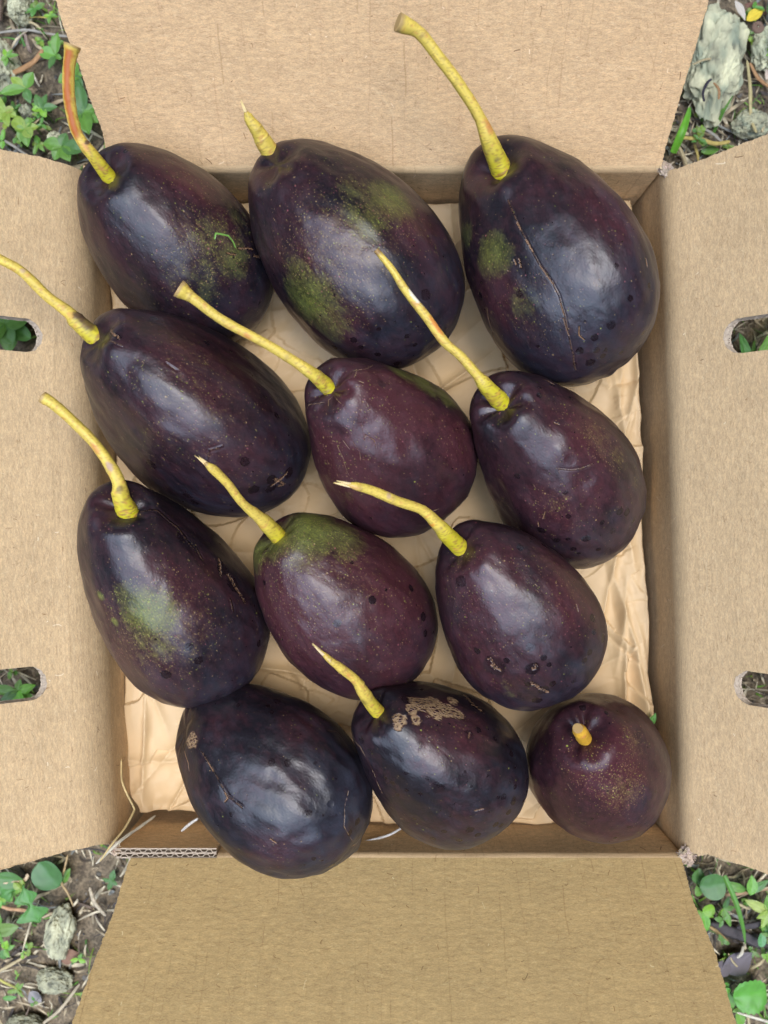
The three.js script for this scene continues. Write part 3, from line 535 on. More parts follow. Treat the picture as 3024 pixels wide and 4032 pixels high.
{k:'d',r:1.09,s:1.00,p:[[0.92,5.426]]},
{k:'d',r:1.79,s:1.00,p:[[2.693,0.428]]},
{k:'d',r:1.28,s:0.80,p:[[2.401,0.257]]},
{k:'d',r:1.62,s:0.80,p:[[1.503,5.826]]},
{k:'d',r:1.74,s:0.80,p:[[1.616,5.712]]},
{k:'d',r:1.95,s:0.70,p:[[1.705,5.969]]},
{k:'d',r:1.49,s:0.90,p:[[2.042,5.998]]},
{k:'d',r:1.14,s:1.00,p:[[1.616,0.286]]},
{k:'d',r:1.25,s:1.00,p:[[1.952,0.057]]},
{k:'m',r:13.14,s:0.60,p:[[1.503,5.284]]},
{k:'m',r:14.88,s:0.80,p:[[1.997,0.371]]}]},
{id:'D2',q:[0.0253,0.1223,0.7499,0.505,0.0092,0.0506,0.0362,0.3002,0.9165,0.0002,-0.0017,0.0025],a:[-0.014,0.008,0.036,0.004,-0.029,0.005,0.011,0.014,0.072,0.017,0.01,0.035,-0.001,-0.009,-0.042],pole:[0.090,5.826],stem:[[-0.0059,0.0816,0.091,3.45],[-0.0093,0.092,0.0817,2.83],[-0.0123,0.0977,0.0752,2.16],[-0.0181,0.1045,0.0687,2.02],[-0.0237,0.1104,0.0629,1.39],[-0.0277,0.115,0.0577,0.29]],f:[
{k:'n',r:4.92,s:1.00,p:[[0.741,5.112]]},
{k:'n',r:5.23,s:1.00,p:[[0.92,5.055]]},
{k:'n',r:4.40,s:1.00,p:[[1.055,5.141]]},
{k:'n',r:3.26,s:1.00,p:[[0.92,5.312]]},
{k:'n',r:3.31,s:0.90,p:[[1.144,5.169]]},
{k:'n',r:2.81,s:0.90,p:[[1.144,4.884]]},
{k:'n',r:2.98,s:0.80,p:[[0.83,5.341]]},
{k:'n',r:2.70,s:0.90,p:[[0.651,5.369]]},
{k:'n',r:3.19,s:0.80,p:[[0.583,5.826]]},
{k:'n',r:2.13,s:0.80,p:[[0.741,5.655]]},
{k:'s',r:1.75,s:1.00,p:[[1.391,4.57],[1.414,4.827],[1.503,4.941]]},
{k:'d',r:3.28,s:0.90,p:[[0.606,5.027]]},
{k:'m',r:17.90,s:1.00,p:[[1.189,5.426]]},
{k:'m',r:13.23,s:0.80,p:[[0.987,5.912]]},
{k:'d',r:2.44,s:0.60,p:[[1.279,5.484]]},
{k:'s',r:0.33,s:0.70,p:[[1.279,5.455],[1.279,5.541]]},
{k:'n',r:0.44,s:0.90,p:[[0.494,1.628],[0.583,1.114],[0.763,1.057],[0.965,1.057],[1.144,1.085]]},
{k:'d',r:1.98,s:1.00,p:[[1.997,5.912]]},
{k:'d',r:1.63,s:1.00,p:[[1.84,5.94]]},
{k:'d',r:2.18,s:1.00,p:[[1.863,0.257]]},
{k:'d',r:1.42,s:1.00,p:[[1.728,0.543]]},
{k:'d',r:1.55,s:1.00,p:[[1.952,0.514]]},
{k:'d',r:1.65,s:1.00,p:[[1.997,0.257]]},
{k:'d',r:1.56,s:1.00,p:[[1.795,0.8]]},
{k:'d',r:1.87,s:1.00,p:[[2.042,0.0]]},
{k:'d',r:1.44,s:1.00,p:[[2.132,6.255]]},
{k:'d',r:1.65,s:1.00,p:[[2.042,6.055]]},
{k:'d',r:1.32,s:1.00,p:[[1.907,5.769]]},
{k:'d',r:1.50,s:1.00,p:[[1.01,0.685]]},
{k:'d',r:1.18,s:1.00,p:[[0.942,0.771]]},
{k:'d',r:1.17,s:1.00,p:[[0.965,0.286]]},
{k:'d',r:3.18,s:0.60,p:[[1.257,0.086]]},
{k:'d',r:1.67,s:1.00,p:[[1.773,5.426]]},
{k:'d',r:1.44,s:0.90,p:[[1.548,5.369]]},
{k:'d',r:1.54,s:0.90,p:[[1.369,5.341]]},
{k:'r',r:4.78,s:0.90,p:[[1.414,6.055]]},
{k:'r',r:2.64,s:0.80,p:[[0.942,6.083]]},
{k:'r',r:3.20,s:0.80,p:[[0.426,0.228]]},
{k:'s',r:0.54,s:0.60,p:[[1.683,0.0],[1.728,6.198]]},
{k:'d',r:1.19,s:1.00,p:[[1.144,0.743]]},
{k:'d',r:0.96,s:1.00,p:[[1.122,0.514]]},
{k:'d',r:1.07,s:0.90,p:[[1.212,0.371]]},
{k:'d',r:1.37,s:0.80,p:[[0.942,6.255]]},
{k:'d',r:1.29,s:1.00,p:[[0.628,0.8]]},
{k:'d',r:1.62,s:1.00,p:[[0.494,1.0]]},
{k:'d',r:1.21,s:1.00,p:[[1.481,0.8]]},
{k:'s',r:0.39,s:0.60,p:[[1.481,1.057],[1.481,1.0]]}]},
{id:'D3',q:[0.1091,0.1285,0.9803,0.8754,0.0,0.0468,0.0356,0.1823,0.9204,-0.0214,0.0021,-0.0009],a:[0.004,-0.007,0.0,0.002,0.004,0.01,0.001,0.001,-0.007,-0.002,0.0,-0.01,0.016,0.009,0.007],pole:[0.022,3.513],stem:[[0.0927,0.0815,0.104,3.45],[0.0898,0.0878,0.1005,3.29],[0.0878,0.0915,0.098,2.31]],f:[
{k:'m',r:19.54,s:1.40,p:[[0.696,6.226]]},
{k:'m',r:9.42,s:1.00,p:[[0.606,5.369]]},
{k:'y',r:15.47,s:1.30,p:[[0.942,6.226]]},
{k:'y',r:9.50,s:0.90,p:[[0.763,5.284]]},
{k:'y',r:11.66,s:0.50,p:[[0.583,0.514]]},
{k:'d',r:1.65,s:0.90,p:[[0.449,3.713]]},
{k:'d',r:0.96,s:1.00,p:[[0.494,4.484]]},
{k:'d',r:0.96,s:0.90,p:[[1.189,0.6]]},
{k:'d',r:1.08,s:1.00,p:[[1.616,0.371]]},
{k:'d',r:0.98,s:0.80,p:[[1.616,6.198]]},
{k:'d',r:0.97,s:0.80,p:[[1.459,0.143]]},
{k:'c',r:0.28,s:0.60,p:[[0.741,1.028],[0.808,0.914]]},
{k:'d',r:0.87,s:0.80,p:[[0.718,4.541]]},
{k:'d',r:0.78,s:0.80,p:[[0.718,1.914]]}]}];
// ------------------------------------------------------------------ avocados
const basis = (c, s, th) => { const ct = Math.cos(th), st = Math.sin(th), c2 = Math.cos(2 * th), s2 = Math.sin(2 * th); return [c, c * c - 0.33, c * c * c, s * ct, s * st, s * ct * c, s * st * c, s * ct * c * c, s * st * c * c, s * s * c2, s * s * s2, s * s * c2 * c, s * s * s2 * c, s * s * s * Math.cos(3 * th), s * s * s * Math.sin(3 * th)]; };
function plain(q, ph, th) { const [, , , , , L, Rr, k, pw, bend, ell, m] = q, c = Math.cos(ph), s = Math.sin(ph), r = Rr * Math.pow(Math.max(s, 0), pw) * (1 - k * c + m * c * c); return [-L * c, r * Math.cos(th) * (1 - ell), r * Math.sin(th) * (1 + ell) + bend * L * (c * c - 0.5)]; }
function fruitPoint(q, a, ph, th) { const p = plain(q, ph, th), B = basis(Math.cos(ph), Math.sin(ph), th); let h = 1; for (let i = 0; i < 15; i++) h += a[i] * B[i]; return [p[0] * h, p[1] * h, p[2] * h]; }
const CHAR = {   // per fruit: amount of maroon, of yellow-green pores, of wet spots, lumps, depth of the stem pit, folds
  A1: [0.40, 0.9, 0.4, 0.8, 1, 0.5], A2: [0.45, 1.0, 0.9, 1.0, 0.6, 0.5], A3: [0.40, 0.6, 1.0, 1.0, 1.1, 0.3], B1: [0.40, 0.7, 1.3, 0.9, 0.8, 0.4], B2: [1.0, 0.4, 0.5, 1.1, 1, 0.7], B3: [0.7, 0.6, 1.0, 1.2, 1.2, 0.8],
  C1: [0.40, 0.8, 0.8, 0.9, 1.0, 0.45], C2: [0.85, 0.5, 0.6, 0.9, 0.7, 0.3], C3: [0.5, 0.4, 1.0, 0.9, 0.7, 0.3], D1: [0.18, 0.15, 1.2, 1.2, 0.5, 0.3], D2: [0.25, 0.2, 2.0, 1.0, 0.9, 0.5], D3: [0.95, 0.7, 1.1, 0.9, 1.05, 0.7],
};
const LABEL = {
  A1: 'avocado in the back left corner with a long orange streaked stem', A2: 'large avocado with green speckled patches and a short stub stem, middle of the back row',
  A3: 'largest avocado, at the back right corner, with a long crack down its skin', B1: 'long avocado whose yellow stem runs over the upper hole of the left flap',
  B2: 'reddish avocado with a green edge in the middle of the box', B3: 'avocado beside the right wall with a small flap of loose skin at its middle',
  C1: 'avocado with a green patch and a brown scar against the left wall', C2: 'purple avocado with a green shoulder round its stem in the middle of the lower rows',
  C3: 'dark avocado with a pale sheen and brown scars, whose bent stem crosses the reddish avocado', D1: 'black stemless avocado with a brown scar leaning over the front edge of the box',
  D2: 'dark avocado with a net of tan scars near its short pointed stem, front row', D3: 'round looking avocado standing stem up in the front right corner',
};
const TW = 1024, THT = 512;
const scarMm = { s: 1, n: 1 };
function skinMaps(F, idx) {
  const { q, a } = F, rr = rng(900 + idx * 17), N = TW * THT, [maroon, pores, wet] = CHAR[F.id];
  const P = new Float32Array(N * 3), sinR = new Float32Array(THT);
  for (let j = 0; j < THT; j++) { const ph = (j + 0.5) / THT * Math.PI; for (let i = 0; i < TW; i++) { const p = fruitPoint(q, a, ph, i / TW * 2 * Math.PI), k = (j * TW + i) * 3; P[k] = p[0] * 1000; P[k + 1] = p[1] * 1000; P[k + 2] = p[2] * 1000; } sinR[j] = Math.hypot(plain(q, ph, 0.7)[1], plain(q, ph, 0.7)[2]) * 1000; }
  const ma = new Float32Array(N), gr = new Float32Array(N), ye = new Float32Array(N), dk = new Float32Array(N), sc = new Float32Array(N), gl = new Float32Array(N), bu = new Float32Array(N), net = new Float32Array(N);
  const at = (ph, th) => fruitPoint(q, a, ph, th).map((v) => v * 1000);
  function splat(ph, th, rad, fn) {   // visits every texel within rad millimetres
    const c = at(ph, th), L = q[5] * 1000, dj = Math.ceil(rad * 1.5 / (L * 0.75) / Math.PI * THT) + 2, j0 = Math.round(ph / Math.PI * THT);
    for (let j = Math.max(0, j0 - dj); j <= Math.min(THT - 1, j0 + dj); j++) {
      const R0 = Math.max(sinR[j], 0.3), di = Math.min(TW / 2, Math.ceil(rad * 1.3 / R0 / (2 * Math.PI) * TW) + 2), i0 = Math.round(th / (2 * Math.PI) * TW);
      for (let ii = i0 - di; ii < i0 + di; ii++) { const i = ((ii % TW) + TW) % TW, k = j * TW + i, d = Math.hypot(P[k * 3] - c[0], P[k * 3 + 1] - c[1], P[k * 3 + 2] - c[2]); if (d < rad) fn(k, d / rad); }
    }
  }
  const fall = (d, e = 2) => Math.pow(1 - d * d, e);
  for (const f of F.f) {
    const pts = [];
    if (f.p.length === 1) pts.push([...f.p[0], 0]); else for (let i = 0; i < f.p.length - 1; i++) {
      let [p0, t0] = f.p[i], [p1, t1] = f.p[i + 1]; if (t1 - t0 > Math.PI) t1 -= 2 * Math.PI; if (t0 - t1 > Math.PI) t1 += 2 * Math.PI;
      const A = at(p0, t0), B = at(p1, t1), len = Math.hypot(A[0] - B[0], A[1] - B[1], A[2] - B[2]), n = Math.max(2, Math.ceil(len / (f.r * 0.45)));
      for (let s = 0; s < n; s++) pts.push([lerp(p0, p1, s / n), lerp(t0, t1, s / n), len * s / n]);
    }
    const w = f.r;
    for (const [ph, th, along] of pts) {
      const jw = f.p.length > 1 ? 0.35 * w : 0, dp = jw * (rr() - 0.5) / 60, dt = jw * (rr() - 0.5) / 45;
      if (f.k === 'm') splat(ph, th, w * 1.15, (k, d) => { ma[k] = Math.max(ma[k], f.s * fall(d, 1.3)); });
      else if (f.k === 'g') splat(ph, th, w * 1.35, (k, d) => { gr[k] = Math.max(gr[k], f.s * fall(d, 1.2)); });
      else if (f.k === 'y') splat(ph, th, w, (k, d) => { ye[k] = Math.max(ye[k], f.s * fall(d, 1)); });
      else if (f.k === 'd') splat(ph, th, w * 1.15, (k, d) => { const n = 0.18 * N3(P[k * 3] * 0.8, P[k * 3 + 1] * 0.8, P[k * 3 + 2] * 0.8 + idx); dk[k] = Math.max(dk[k], f.s * smooth(1, 0.8, d + n)); });
      else if (f.k === 'l') splat(ph + dp, th + dt, w, (k, d) => { gl[k] = Math.max(gl[k], f.s * smooth(1, 0.5, d)); bu[k] += 0.05 * (1 - d); });
      else if (f.k === 'c') { splat(ph + dp, th + dt, w * 0.8, (k, d) => { bu[k] = Math.min(bu[k], -0.16 * f.s * (1 - d)); dk[k] = Math.max(dk[k], 0.9 * f.s * smooth(1, 0.5, d)); }); splat(ph + dp * 2, th + dt * 2, w * 3, (k, d) => { if (d > 0.3) bu[k] += 0.02 * f.s * (1 - d); }); if (rr() < 0.35) splat(ph + dp * 2.5, th + dt * 2.5, 0.45, (k, d) => { sc[k] = Math.max(sc[k], 0.5 * (1 - d)); }); }
      else if (f.k === 'r') splat(ph, th, w, (k, d) => { bu[k] += 0.16 * f.s * (fall(d, 1) * (0.8 + 0.4 * N3(P[k * 3] * 0.3, P[k * 3 + 1] * 0.3, P[k * 3 + 2] * 0.3))); });
      else if (f.k === 's') { splat(ph, th, w * 1.25, (k, d) => { dk[k] = Math.max(dk[k], 0.8 * f.s * smooth(1, 0.7, d + 0.2 * N3(P[k * 3], P[k * 3 + 1], P[k * 3 + 2]))); }); for (let b = 0; b < 3; b++) splat(ph + (rr() - 0.5) * w / 45, th + (rr() - 0.5) * w / 30, 0.2 + 0.24 * w * rr(), (k, d) => { const v = f.s * smooth(1, 0.4, d); sc[k] = Math.max(sc[k], v); bu[k] = Math.max(bu[k], 0.32 * v); }); }
      else if (f.k === 'n') splat(ph, th, w * (w > 2 ? 1.45 : 1), (k, d) => { net[k] = Math.max(net[k], f.s * smooth(1, w > 2 ? 0.5 : 0.1, d)); });
    }
  }
  // wet or sunken dark spots, denser towards the blossom end
  const L = q[5] * 1000;
  for (let i = 0; i < 125 * wet; i++) { const ph = Math.acos(1 - 2 * Math.pow(rr(), 0.5)), th = rr() * 6.283, w = 0.4 + 1.9 * rr() * rr() * rr(), s = 0.45 + 0.55 * rr(); splat(ph, th, w, (k, d) => { dk[k] = Math.max(dk[k], s * smooth(1, 0.7, d + 0.45 * N3(P[k * 3] * 0.9, P[k * 3 + 1] * 0.9, P[k * 3 + 2] * 0.9))); }); }
  for (let i = 0; i < 16; i++) { const ph = Math.acos(1 - 2 * rr()), th = rr() * 6.283, w = 0.6 + 1.4 * rr(); splat(ph, th, w, (k, d) => { bu[k] += 0.10 * (1 - d) * N3(P[k * 3] * 3.2, P[k * 3 + 1] * 3.2, P[k * 3 + 2] * 3.2); dk[k] = Math.max(dk[k], 0.35 * (1 - d)); }); }
  const col = new Uint8Array(N * 4), rgh = new Uint8Array(N * 4), bmp = new Uint8Array(N * 4), C = new Float32Array(N * 3), spk = new Float32Array(N), spc = new Float32Array(N);
  // pores: small pale flecks
  const np = 9000 + 13000 * pores;
  for (let i = 0; i < np; i++) {
    const ph = Math.acos(1 - 2 * rr()), th = rr() * 6.283, k0 = Math.min(THT - 1, Math.floor(ph / Math.PI * THT)) * TW + Math.floor(th / 6.2832 * TW) % TW, den = clamp(0.025 + 0.07 * pores + 0.7 * ye[k0] * pores + 0.7 * gr[k0] + 0.25 * ma[k0]);
    if (rr() > den) continue;
    const c = rr(), s = 0.35 + 0.65 * rr(), w = 0.20 + 0.26 * rr() * rr() + (rr() < 0.03 ? 0.25 : 0); splat(ph, th, w, (k, d) => { const v = s * smooth(1, 0.3, d); if (v > spk[k]) { spk[k] = v; spc[k] = c < 0.25 + 0.5 * gr[k0] ? 0 : c < 0.85 ? 1 : 2; } });
  }
  const seed = idx * 31.7;
  for (let j = 0; j < THT; j++) for (let i = 0; i < TW; i++) {
    const k = j * TW + i, x = P[k * 3], y = P[k * 3 + 1], z = P[k * 3 + 2];
    const n1 = fbm(x / 26 + seed, y / 16, z / 16, 3), n2 = N3(x / 3.4 + seed, y / 2.2, z / 2.2), n3 = N3(x / 1.1 + seed, y / 0.8, z / 0.8), n4 = N3(x / 9 + seed, y / 5, z / 5 + 9);
    const mm = clamp(maroon * 0.55 + 0.55 * n1 + ma[k] * 0.62 + 0.18 * n2 + 0.10 * n3);
    let r = lerp(0.0100, 0.058, mm), g = lerp(0.0076, 0.0168, mm), b = lerp(0.0112, 0.0205, mm);
    const v = 1 + 0.22 * n3 + 0.16 * n2 + 0.12 * n4; r *= v; g *= v; b *= v;
    const bl = clamp(smooth(1.2, 2.5, (j + 0.5) / THT * Math.PI) * 0.75 + 0.5 * n4 + 0.35 * n1 - 0.12) * clamp(0.35 + 0.5 * wet) * (1 - 0.7 * mm) * (0.8 + 0.4 * n3);   // waxy bloom left on the skin
    r = lerp(r, 0.026, bl); g = lerp(g, 0.029, bl); b = lerp(b, 0.043, bl);
    const gm = clamp((gr[k] * 1.35 - 0.20 + 0.20 * n2 + 0.17 * n3 + 0.22 * n4) * smooth(0, 0.2, gr[k])) * 0.64; r = lerp(r, 0.155 + 0.07 * n3, gm); g = lerp(g, 0.180 + 0.07 * n3, gm); b = lerp(b, 0.034, gm);
    const yf = clamp((ye[k] * 0.55 - 0.42 + 0.5 * n3 + 0.35 * n2)) * 0.55; r = lerp(r, 0.15, yf); g = lerp(g, 0.125, yf); b = lerp(b, 0.03, yf);
    const s = spk[k] * 0.8; if (s) { const q2 = spc[k]; r = lerp(r, q2 === 0 ? 0.30 : q2 === 1 ? 0.36 : 0.30, s); g = lerp(g, q2 === 0 ? 0.34 : q2 === 1 ? 0.24 : 0.09, s); b = lerp(b, q2 === 0 ? 0.05 : 0.10, s); }
    const d = dk[k]; r = lerp(r, 0.011, d * 0.9); g = lerp(g, 0.006, d * 0.9); b = lerp(b, 0.008, d * 0.9);
    r = lerp(r, 0.16, gl[k]); g = lerp(g, 0.33, gl[k]); b = lerp(b, 0.06, gl[k]);
    let S = sc[k], pale = 0;
    if (net[k] > 0.02) { const e = 1 - Math.abs(N3(x / 2.6 + seed, y / 1.0, z / 1.0)) * 3.2, e2 = 1 - Math.abs(N3(x / 4.6 + seed + 4, y / 1.6, z / 1.6)) * 3.0; const m = clamp(Math.max(e, e2) * 1.4) * smooth(0.2, 0.6, net[k] * 0.8 + (net[k] > 0.02 ? 0.7 * N3(x / 12 + seed, y / 4, z / 4) + 0.45 * N3(x / 5, y / 1.8, z / 1.8 + seed) : 0)); S = Math.max(S, m); pale = m * (net[k] > 0.3 ? 1 : 0.4); bu[k] += 0.25 * m - 0.03 * net[k]; r = lerp(r, 0.05, 0.5 * net[k] * smooth(0.2, 0.8, net[k] + n4 * 0.5)); }
    const sv = 1 + 0.3 * n3; r = lerp(r, (0.27 + 0.04 * pale) * sv, S * 0.82); g = lerp(g, (0.145 + 0.055 * pale) * sv, S * 0.82); b = lerp(b, (0.07 + 0.03 * pale) * sv, S * 0.82);
    col[k * 4] = toS(r); col[k * 4 + 1] = toS(g); col[k * 4 + 2] = toS(b); col[k * 4 + 3] = 255;
    const rough = 0.36 + 0.05 * n4 + 0.02 * n3 + 0.35 * S - 0.12 * d + 0.06 * spk[k]; rgh[k * 4] = 255; rgh[k * 4 + 1] = 255 * clamp(rough); rgh[k * 4 + 2] = 0; rgh[k * 4 + 3] = 255;
    const B = 0.5 + 0.018 * n3 + 0.026 * n2 + 0.034 * n4 + 0.10 * spk[k] * 0.5 + bu[k]; bmp[k * 4] = bmp[k * 4 + 1] = bmp[k * 4 + 2] = 255 * clamp(B); bmp[k * 4 + 3] = 255;
  }
  return { map: dataTex(col, TW, THT, true), roughnessMap: dataTex(rgh, TW, THT), bumpMap: dataTex(bmp, TW, THT) };
}
const DKB = [0.06, 0.025, 0.02], RED = [0.52, 0.17, 0.05], SCARB = [0.42, 0.27, 0.17];
const BLOTS = {   // marks on the stalks: position along, half length, direction x and z, colour, strength
  A1: [[0.30, 0.05, 0.1, 0.1, RED, 0.7], [0.2, 0.05, 0.1, 0.1, [0.3, 0.09, 0.05], 0.8], [0.32, 0.015, 0.8, -0.2, DKB, 0.9]], A3: [[0.36, 0.05, 0.5, 0, RED, 0.7], [0.3, 0.03, -0.4, 0, DKB, 0.8], [0.21, 0.02, 0, 0.2, DKB, 0.7], [0.13, 0.03, -0.2, 0.3, [0.25, 0.1, 0.02], 0.8]],
  B1: [[0.30, 0.06, 0.5, -0.5, DKB, 0.9], [0.24, 0.05, 0.6, -0.3, DKB, 0.8], [0.7, 0.015, 0.3, -0.2, SCARB, 0.8]], B2: [[0.16, 0.025, -0.1, 0.3, SCARB, 0.95], [0.63, 0.02, -0.2, 0.3, RED, 0.7], [0.22, 0.02, 0.2, 0, [0.4, 0.2, 0.05], 0.6]], B3: [[0.62, 0.05, 0.45, -0.3, [0.6, 0.2, 0.04], 0.9], [0.16, 0.04, -0.3, 0.2, [0.3, 0.13, 0.03], 0.7], [0.75, 0.04, 0.6, -0.3, [0.8, 0.75, 0.6], 0.9]],
  C1: [[0.46, 0.03, 0.1, 0.0, SCARB, 1], [0.58, 0.05, -0.2, 0.1, RED, 0.6], [0.3, 0.03, 0.3, 0, DKB, 0.6]], C2: [[0.9, 0.06, 0, 0, [0.6, 0.36, 0.22], 0.8], [0.34, 0.05, -0.3, 0.3, RED, 0.5]], C3: [[0.92, 0.06, 0, 0.3, [0.62, 0.34, 0.12], 0.8], [0.33, 0.02, -0.4, 0.4, [0.65, 0.25, 0.03], 0.9], [0.42, 0.02, -0.2, 0.2, [0.65, 0.25, 0.03], 0.8], [0.68, 0.02, 0.3, -0.2, SCARB, 0.8]],
  D2: [[0.62, 0.12, 0.2, -0.1, RED, 0.85], [0.85, 0.1, 0.1, 0, [0.62, 0.46, 0.26], 0.8], [0.3, 0.03, -0.3, 0.3, DKB, 0.6]], D3: [[0.9, 0.12, 0, 0, [0.62, 0.40, 0.2], 0.7], [0.7, 0.05, 0.3, 0.3, RED, 0.6]], A2: [[0.88, 0.06, -0.2, 0, RED, 0.7], [0.6, 0.04, 0.3, 0.1, [0.3, 0.18, 0.04], 0.6]],
};
const stemMat = vcol(0.55), tipMat = vcol(0.8);
FRUITS.forEach((F, idx) => {
  const { q, a } = F, [, , , lumps, pit, folds] = [0, 0, 0, ...CHAR[F.id].slice(3)], yaw = q[2], pt = q[3];
  const cy = Math.cos(yaw), sy = Math.sin(yaw), cp = Math.cos(pt), sp = Math.sin(pt);
  const X = new THREE.Vector3(cp * cy, -sp, cp * sy), Z = new THREE.Vector3(-sy, 0, cy), Y = new THREE.Vector3().crossVectors(Z, X);
  let y0 = 1; for (let i = 0; i < 29; i++) for (let j = 0; j < 40; j++) { const p = plain(q, i / 28 * Math.PI, j / 40 * 2 * Math.PI); y0 = Math.min(y0, p[0] * X.y + p[1] * Y.y + p[2] * Z.y); }
  const C = new THREE.Vector3(q[0], q[4] - y0, q[1]), rot = (p) => new THREE.Vector3().addScaledVector(X, p[0]).addScaledVector(Y, p[1]).addScaledVector(Z, p[2]);
  const pole = fruitPoint(q, a, ...F.pole).map((v) => v * 1000), tip = fruitPoint(q, a, Math.PI, 0).map((v) => v * 1000), sd = idx * 13.1;
  const pn = new THREE.Vector3(...pole).normalize(), pu = new THREE.Vector3(0, 1, 0.3).cross(pn).normalize(), pv = new THREE.Vector3().crossVectors(pn, pu);
  const pits = (x, y, z) => {   // stem pit with its shoulder and folds, millimetres along the outward direction
    const dx = x - pole[0], dy = y - pole[1], dz = z - pole[2], d = Math.hypot(dx, dy, dz); if (d > 30) return 0;
    const A = Math.atan2(dx * pu.x + dy * pu.y + dz * pu.z, dx * pv.x + dy * pv.y + dz * pv.z);
    return pit * (-6.0 * Math.exp(-(d * d) / 85) + 1.7 * Math.exp(-((d - 15) ** 2) / 40)) + folds * 1.5 * Math.exp(-((d - 9) ** 2) / 30) * (Math.sin(A * 5 + sd + 1.3 * Math.sin(A * 2 + sd)) - 0.2) * 0.8;
  };
  const geo = grid(220, 150, (u, v) => {
    const ph = v * Math.PI, th = u * 2 * Math.PI, p = fruitPoint(q, a, ph, th), x = p[0] * 1000, y = p[1] * 1000, z = p[2] * 1000;
    let d = lumps * (1.35 * fbm(x / 30 + sd, y / 17, z / 17, 2) + 0.40 * N3(x / 11 + sd, y / 7, z / 7 + 4) + 0.10 * N3(x / 4.5, y / 3.5 + sd, z / 3.5)) + pits(x, y, z);
    const dt = Math.hypot(x - tip[0], y - tip[1], z - tip[2]); d += 1.3 * Math.exp(-(dt * dt) / 14);
    const n = Math.hypot(x, y * 1.6, z * 1.6), w = rot([p[0] + d * 0.001 * x / n, p[1] + d * 0.001 * y * 1.6 / n, p[2] + d * 0.001 * z * 1.6 / n]).add(C);
    return [w.x, w.y, w.z, u, v];
  }, true);
  geo.computeBoundingBox(); const b = geo.boundingBox, base = [C.x, b.min.y, C.z];
  const t = thing('avocado', LABEL[F.id], 'avocado', base, 'ripe avocados laid in the box'); if (F.id === 'D1') t.userData.group = 'ripe avocados laid in the box';
  geo.translate(-base[0], -base[1], -base[2]);
  const maps = skinMaps(F, idx);
  part('fruit_body', geo, new THREE.MeshPhysicalMaterial({ ...maps, bumpScale: 0.0016, roughness: 1, metalness: 0, ior: F.id === 'D3' ? 1.38 : 1.5, side: THREE.FrontSide }), t);
  if (!F.stem) return;
  const S = F.stem.map((p) => [p[0] - base[0], p[1] - base[1], p[2] - base[2]]), rad = F.stem.map((p) => p[3] / 1000), nw = rot(pn.toArray());
  const s0 = new THREE.Vector3(...S[0]), root = s0.clone().addScaledVector(nw, -0.011), r = rng(idx + 70);
  const pts = [root.toArray(), s0.clone().addScaledVector(nw, -0.0055).toArray(), ...S.slice(1)], rs = [rad[0] * 0.96, rad[0], ...rad.slice(1)];
  // pointed, snapped ends are a piece of their own
  const torntip = ['A2', 'C2', 'C3', 'D2'].includes(F.id), nodes = []; for (let i = 0; i < 4; i++) nodes.push([0.24 + i * 0.19 + 0.08 * r(), r() * 6.28, 0.04 + 0.07 * r()]);
  const blots = BLOTS[F.id] ?? [], orange = F.id === 'A1', tipDark = ['B3'].includes(F.id);
  const colour = (tt, th, p, dir) => {
    const x = p.x * 1000, y = p.y * 1000, z = p.z * 1000, n = fbm(x / 4 + sd, y / 4, z / 4, 3), f = N3(x / 0.9 + sd, y / 0.9, z / 0.9), gA = smooth(0.38, 0.12, tt);
    let c = [lerp(0.62, 0.50, gA) + 0.08 * n, lerp(0.455, 0.425, gA) + 0.06 * n, lerp(0.075, 0.012, gA) + 0.02 * n];
    { const st = 1 + 0.22 * N3(tt * 4 + sd, Math.cos(th) * 3, Math.sin(th) * 3) + 0.14 * N3(tt * 11 + sd, Math.cos(th) * 7, Math.sin(th) * 7); c = [c[0] * st, c[1] * st, c[2] * st]; }
    for (const [nt, na, nw2] of nodes) { const e = Math.exp(-(((tt - nt) / 0.011) ** 2)) * smooth(-0.6, 0.9, Math.cos(th - na)); c = c.map((v, i) => lerp(v, [0.26, 0.15, 0.07][i], 0.4 * e)); }
    if (F.id === 'D3') c = [0.60, 0.33, 0.025];
    let k = smooth(0.14, 0.36, f + 0.35 * n) * lerp(0.4, 0.85, gA); c = c.map((v, i) => lerp(v, [0.24, 0.11, 0.03][i], k));
    k = smooth(0.32, 0.5, N3(x / 2.2, y / 2.2 + sd, z / 2.2)) * 0.5; c = c.map((v, i) => lerp(v, [0.50, 0.20, 0.06][i], k));
    if (orange) { const s = smooth(0.75, 0.4, Math.abs(dir.x - 0.05) + 0.25 * n + 0.1 * f) * (dir.y > 0 ? 1 : 0) * smooth(0.34, 0.42, tt + 0.04 * n) * smooth(0.97, 0.9, tt); c = c.map((v, i) => lerp(v, [0.38, 0.095, 0.006][i], s)); }
    for (const [bt, bw, bx, bz, bc, amt] of blots) { const e = smooth(1.1, 0.6, Math.hypot((tt - bt) / bw, (dir.x - bx) / 0.55, (dir.z - bz) / 0.75) + 0.35 * f + 0.3 * n); c = c.map((v, i) => lerp(v, bc[i], e * amt)); }
    const end = smooth(0.955, 0.985, tt + 0.015 * n); c = c.map((v, i) => lerp(v, tipDark ? [0.22, 0.11, 0.04][i] : [0.38, 0.24, 0.10][i], end * 0.85));
    return c;
  };
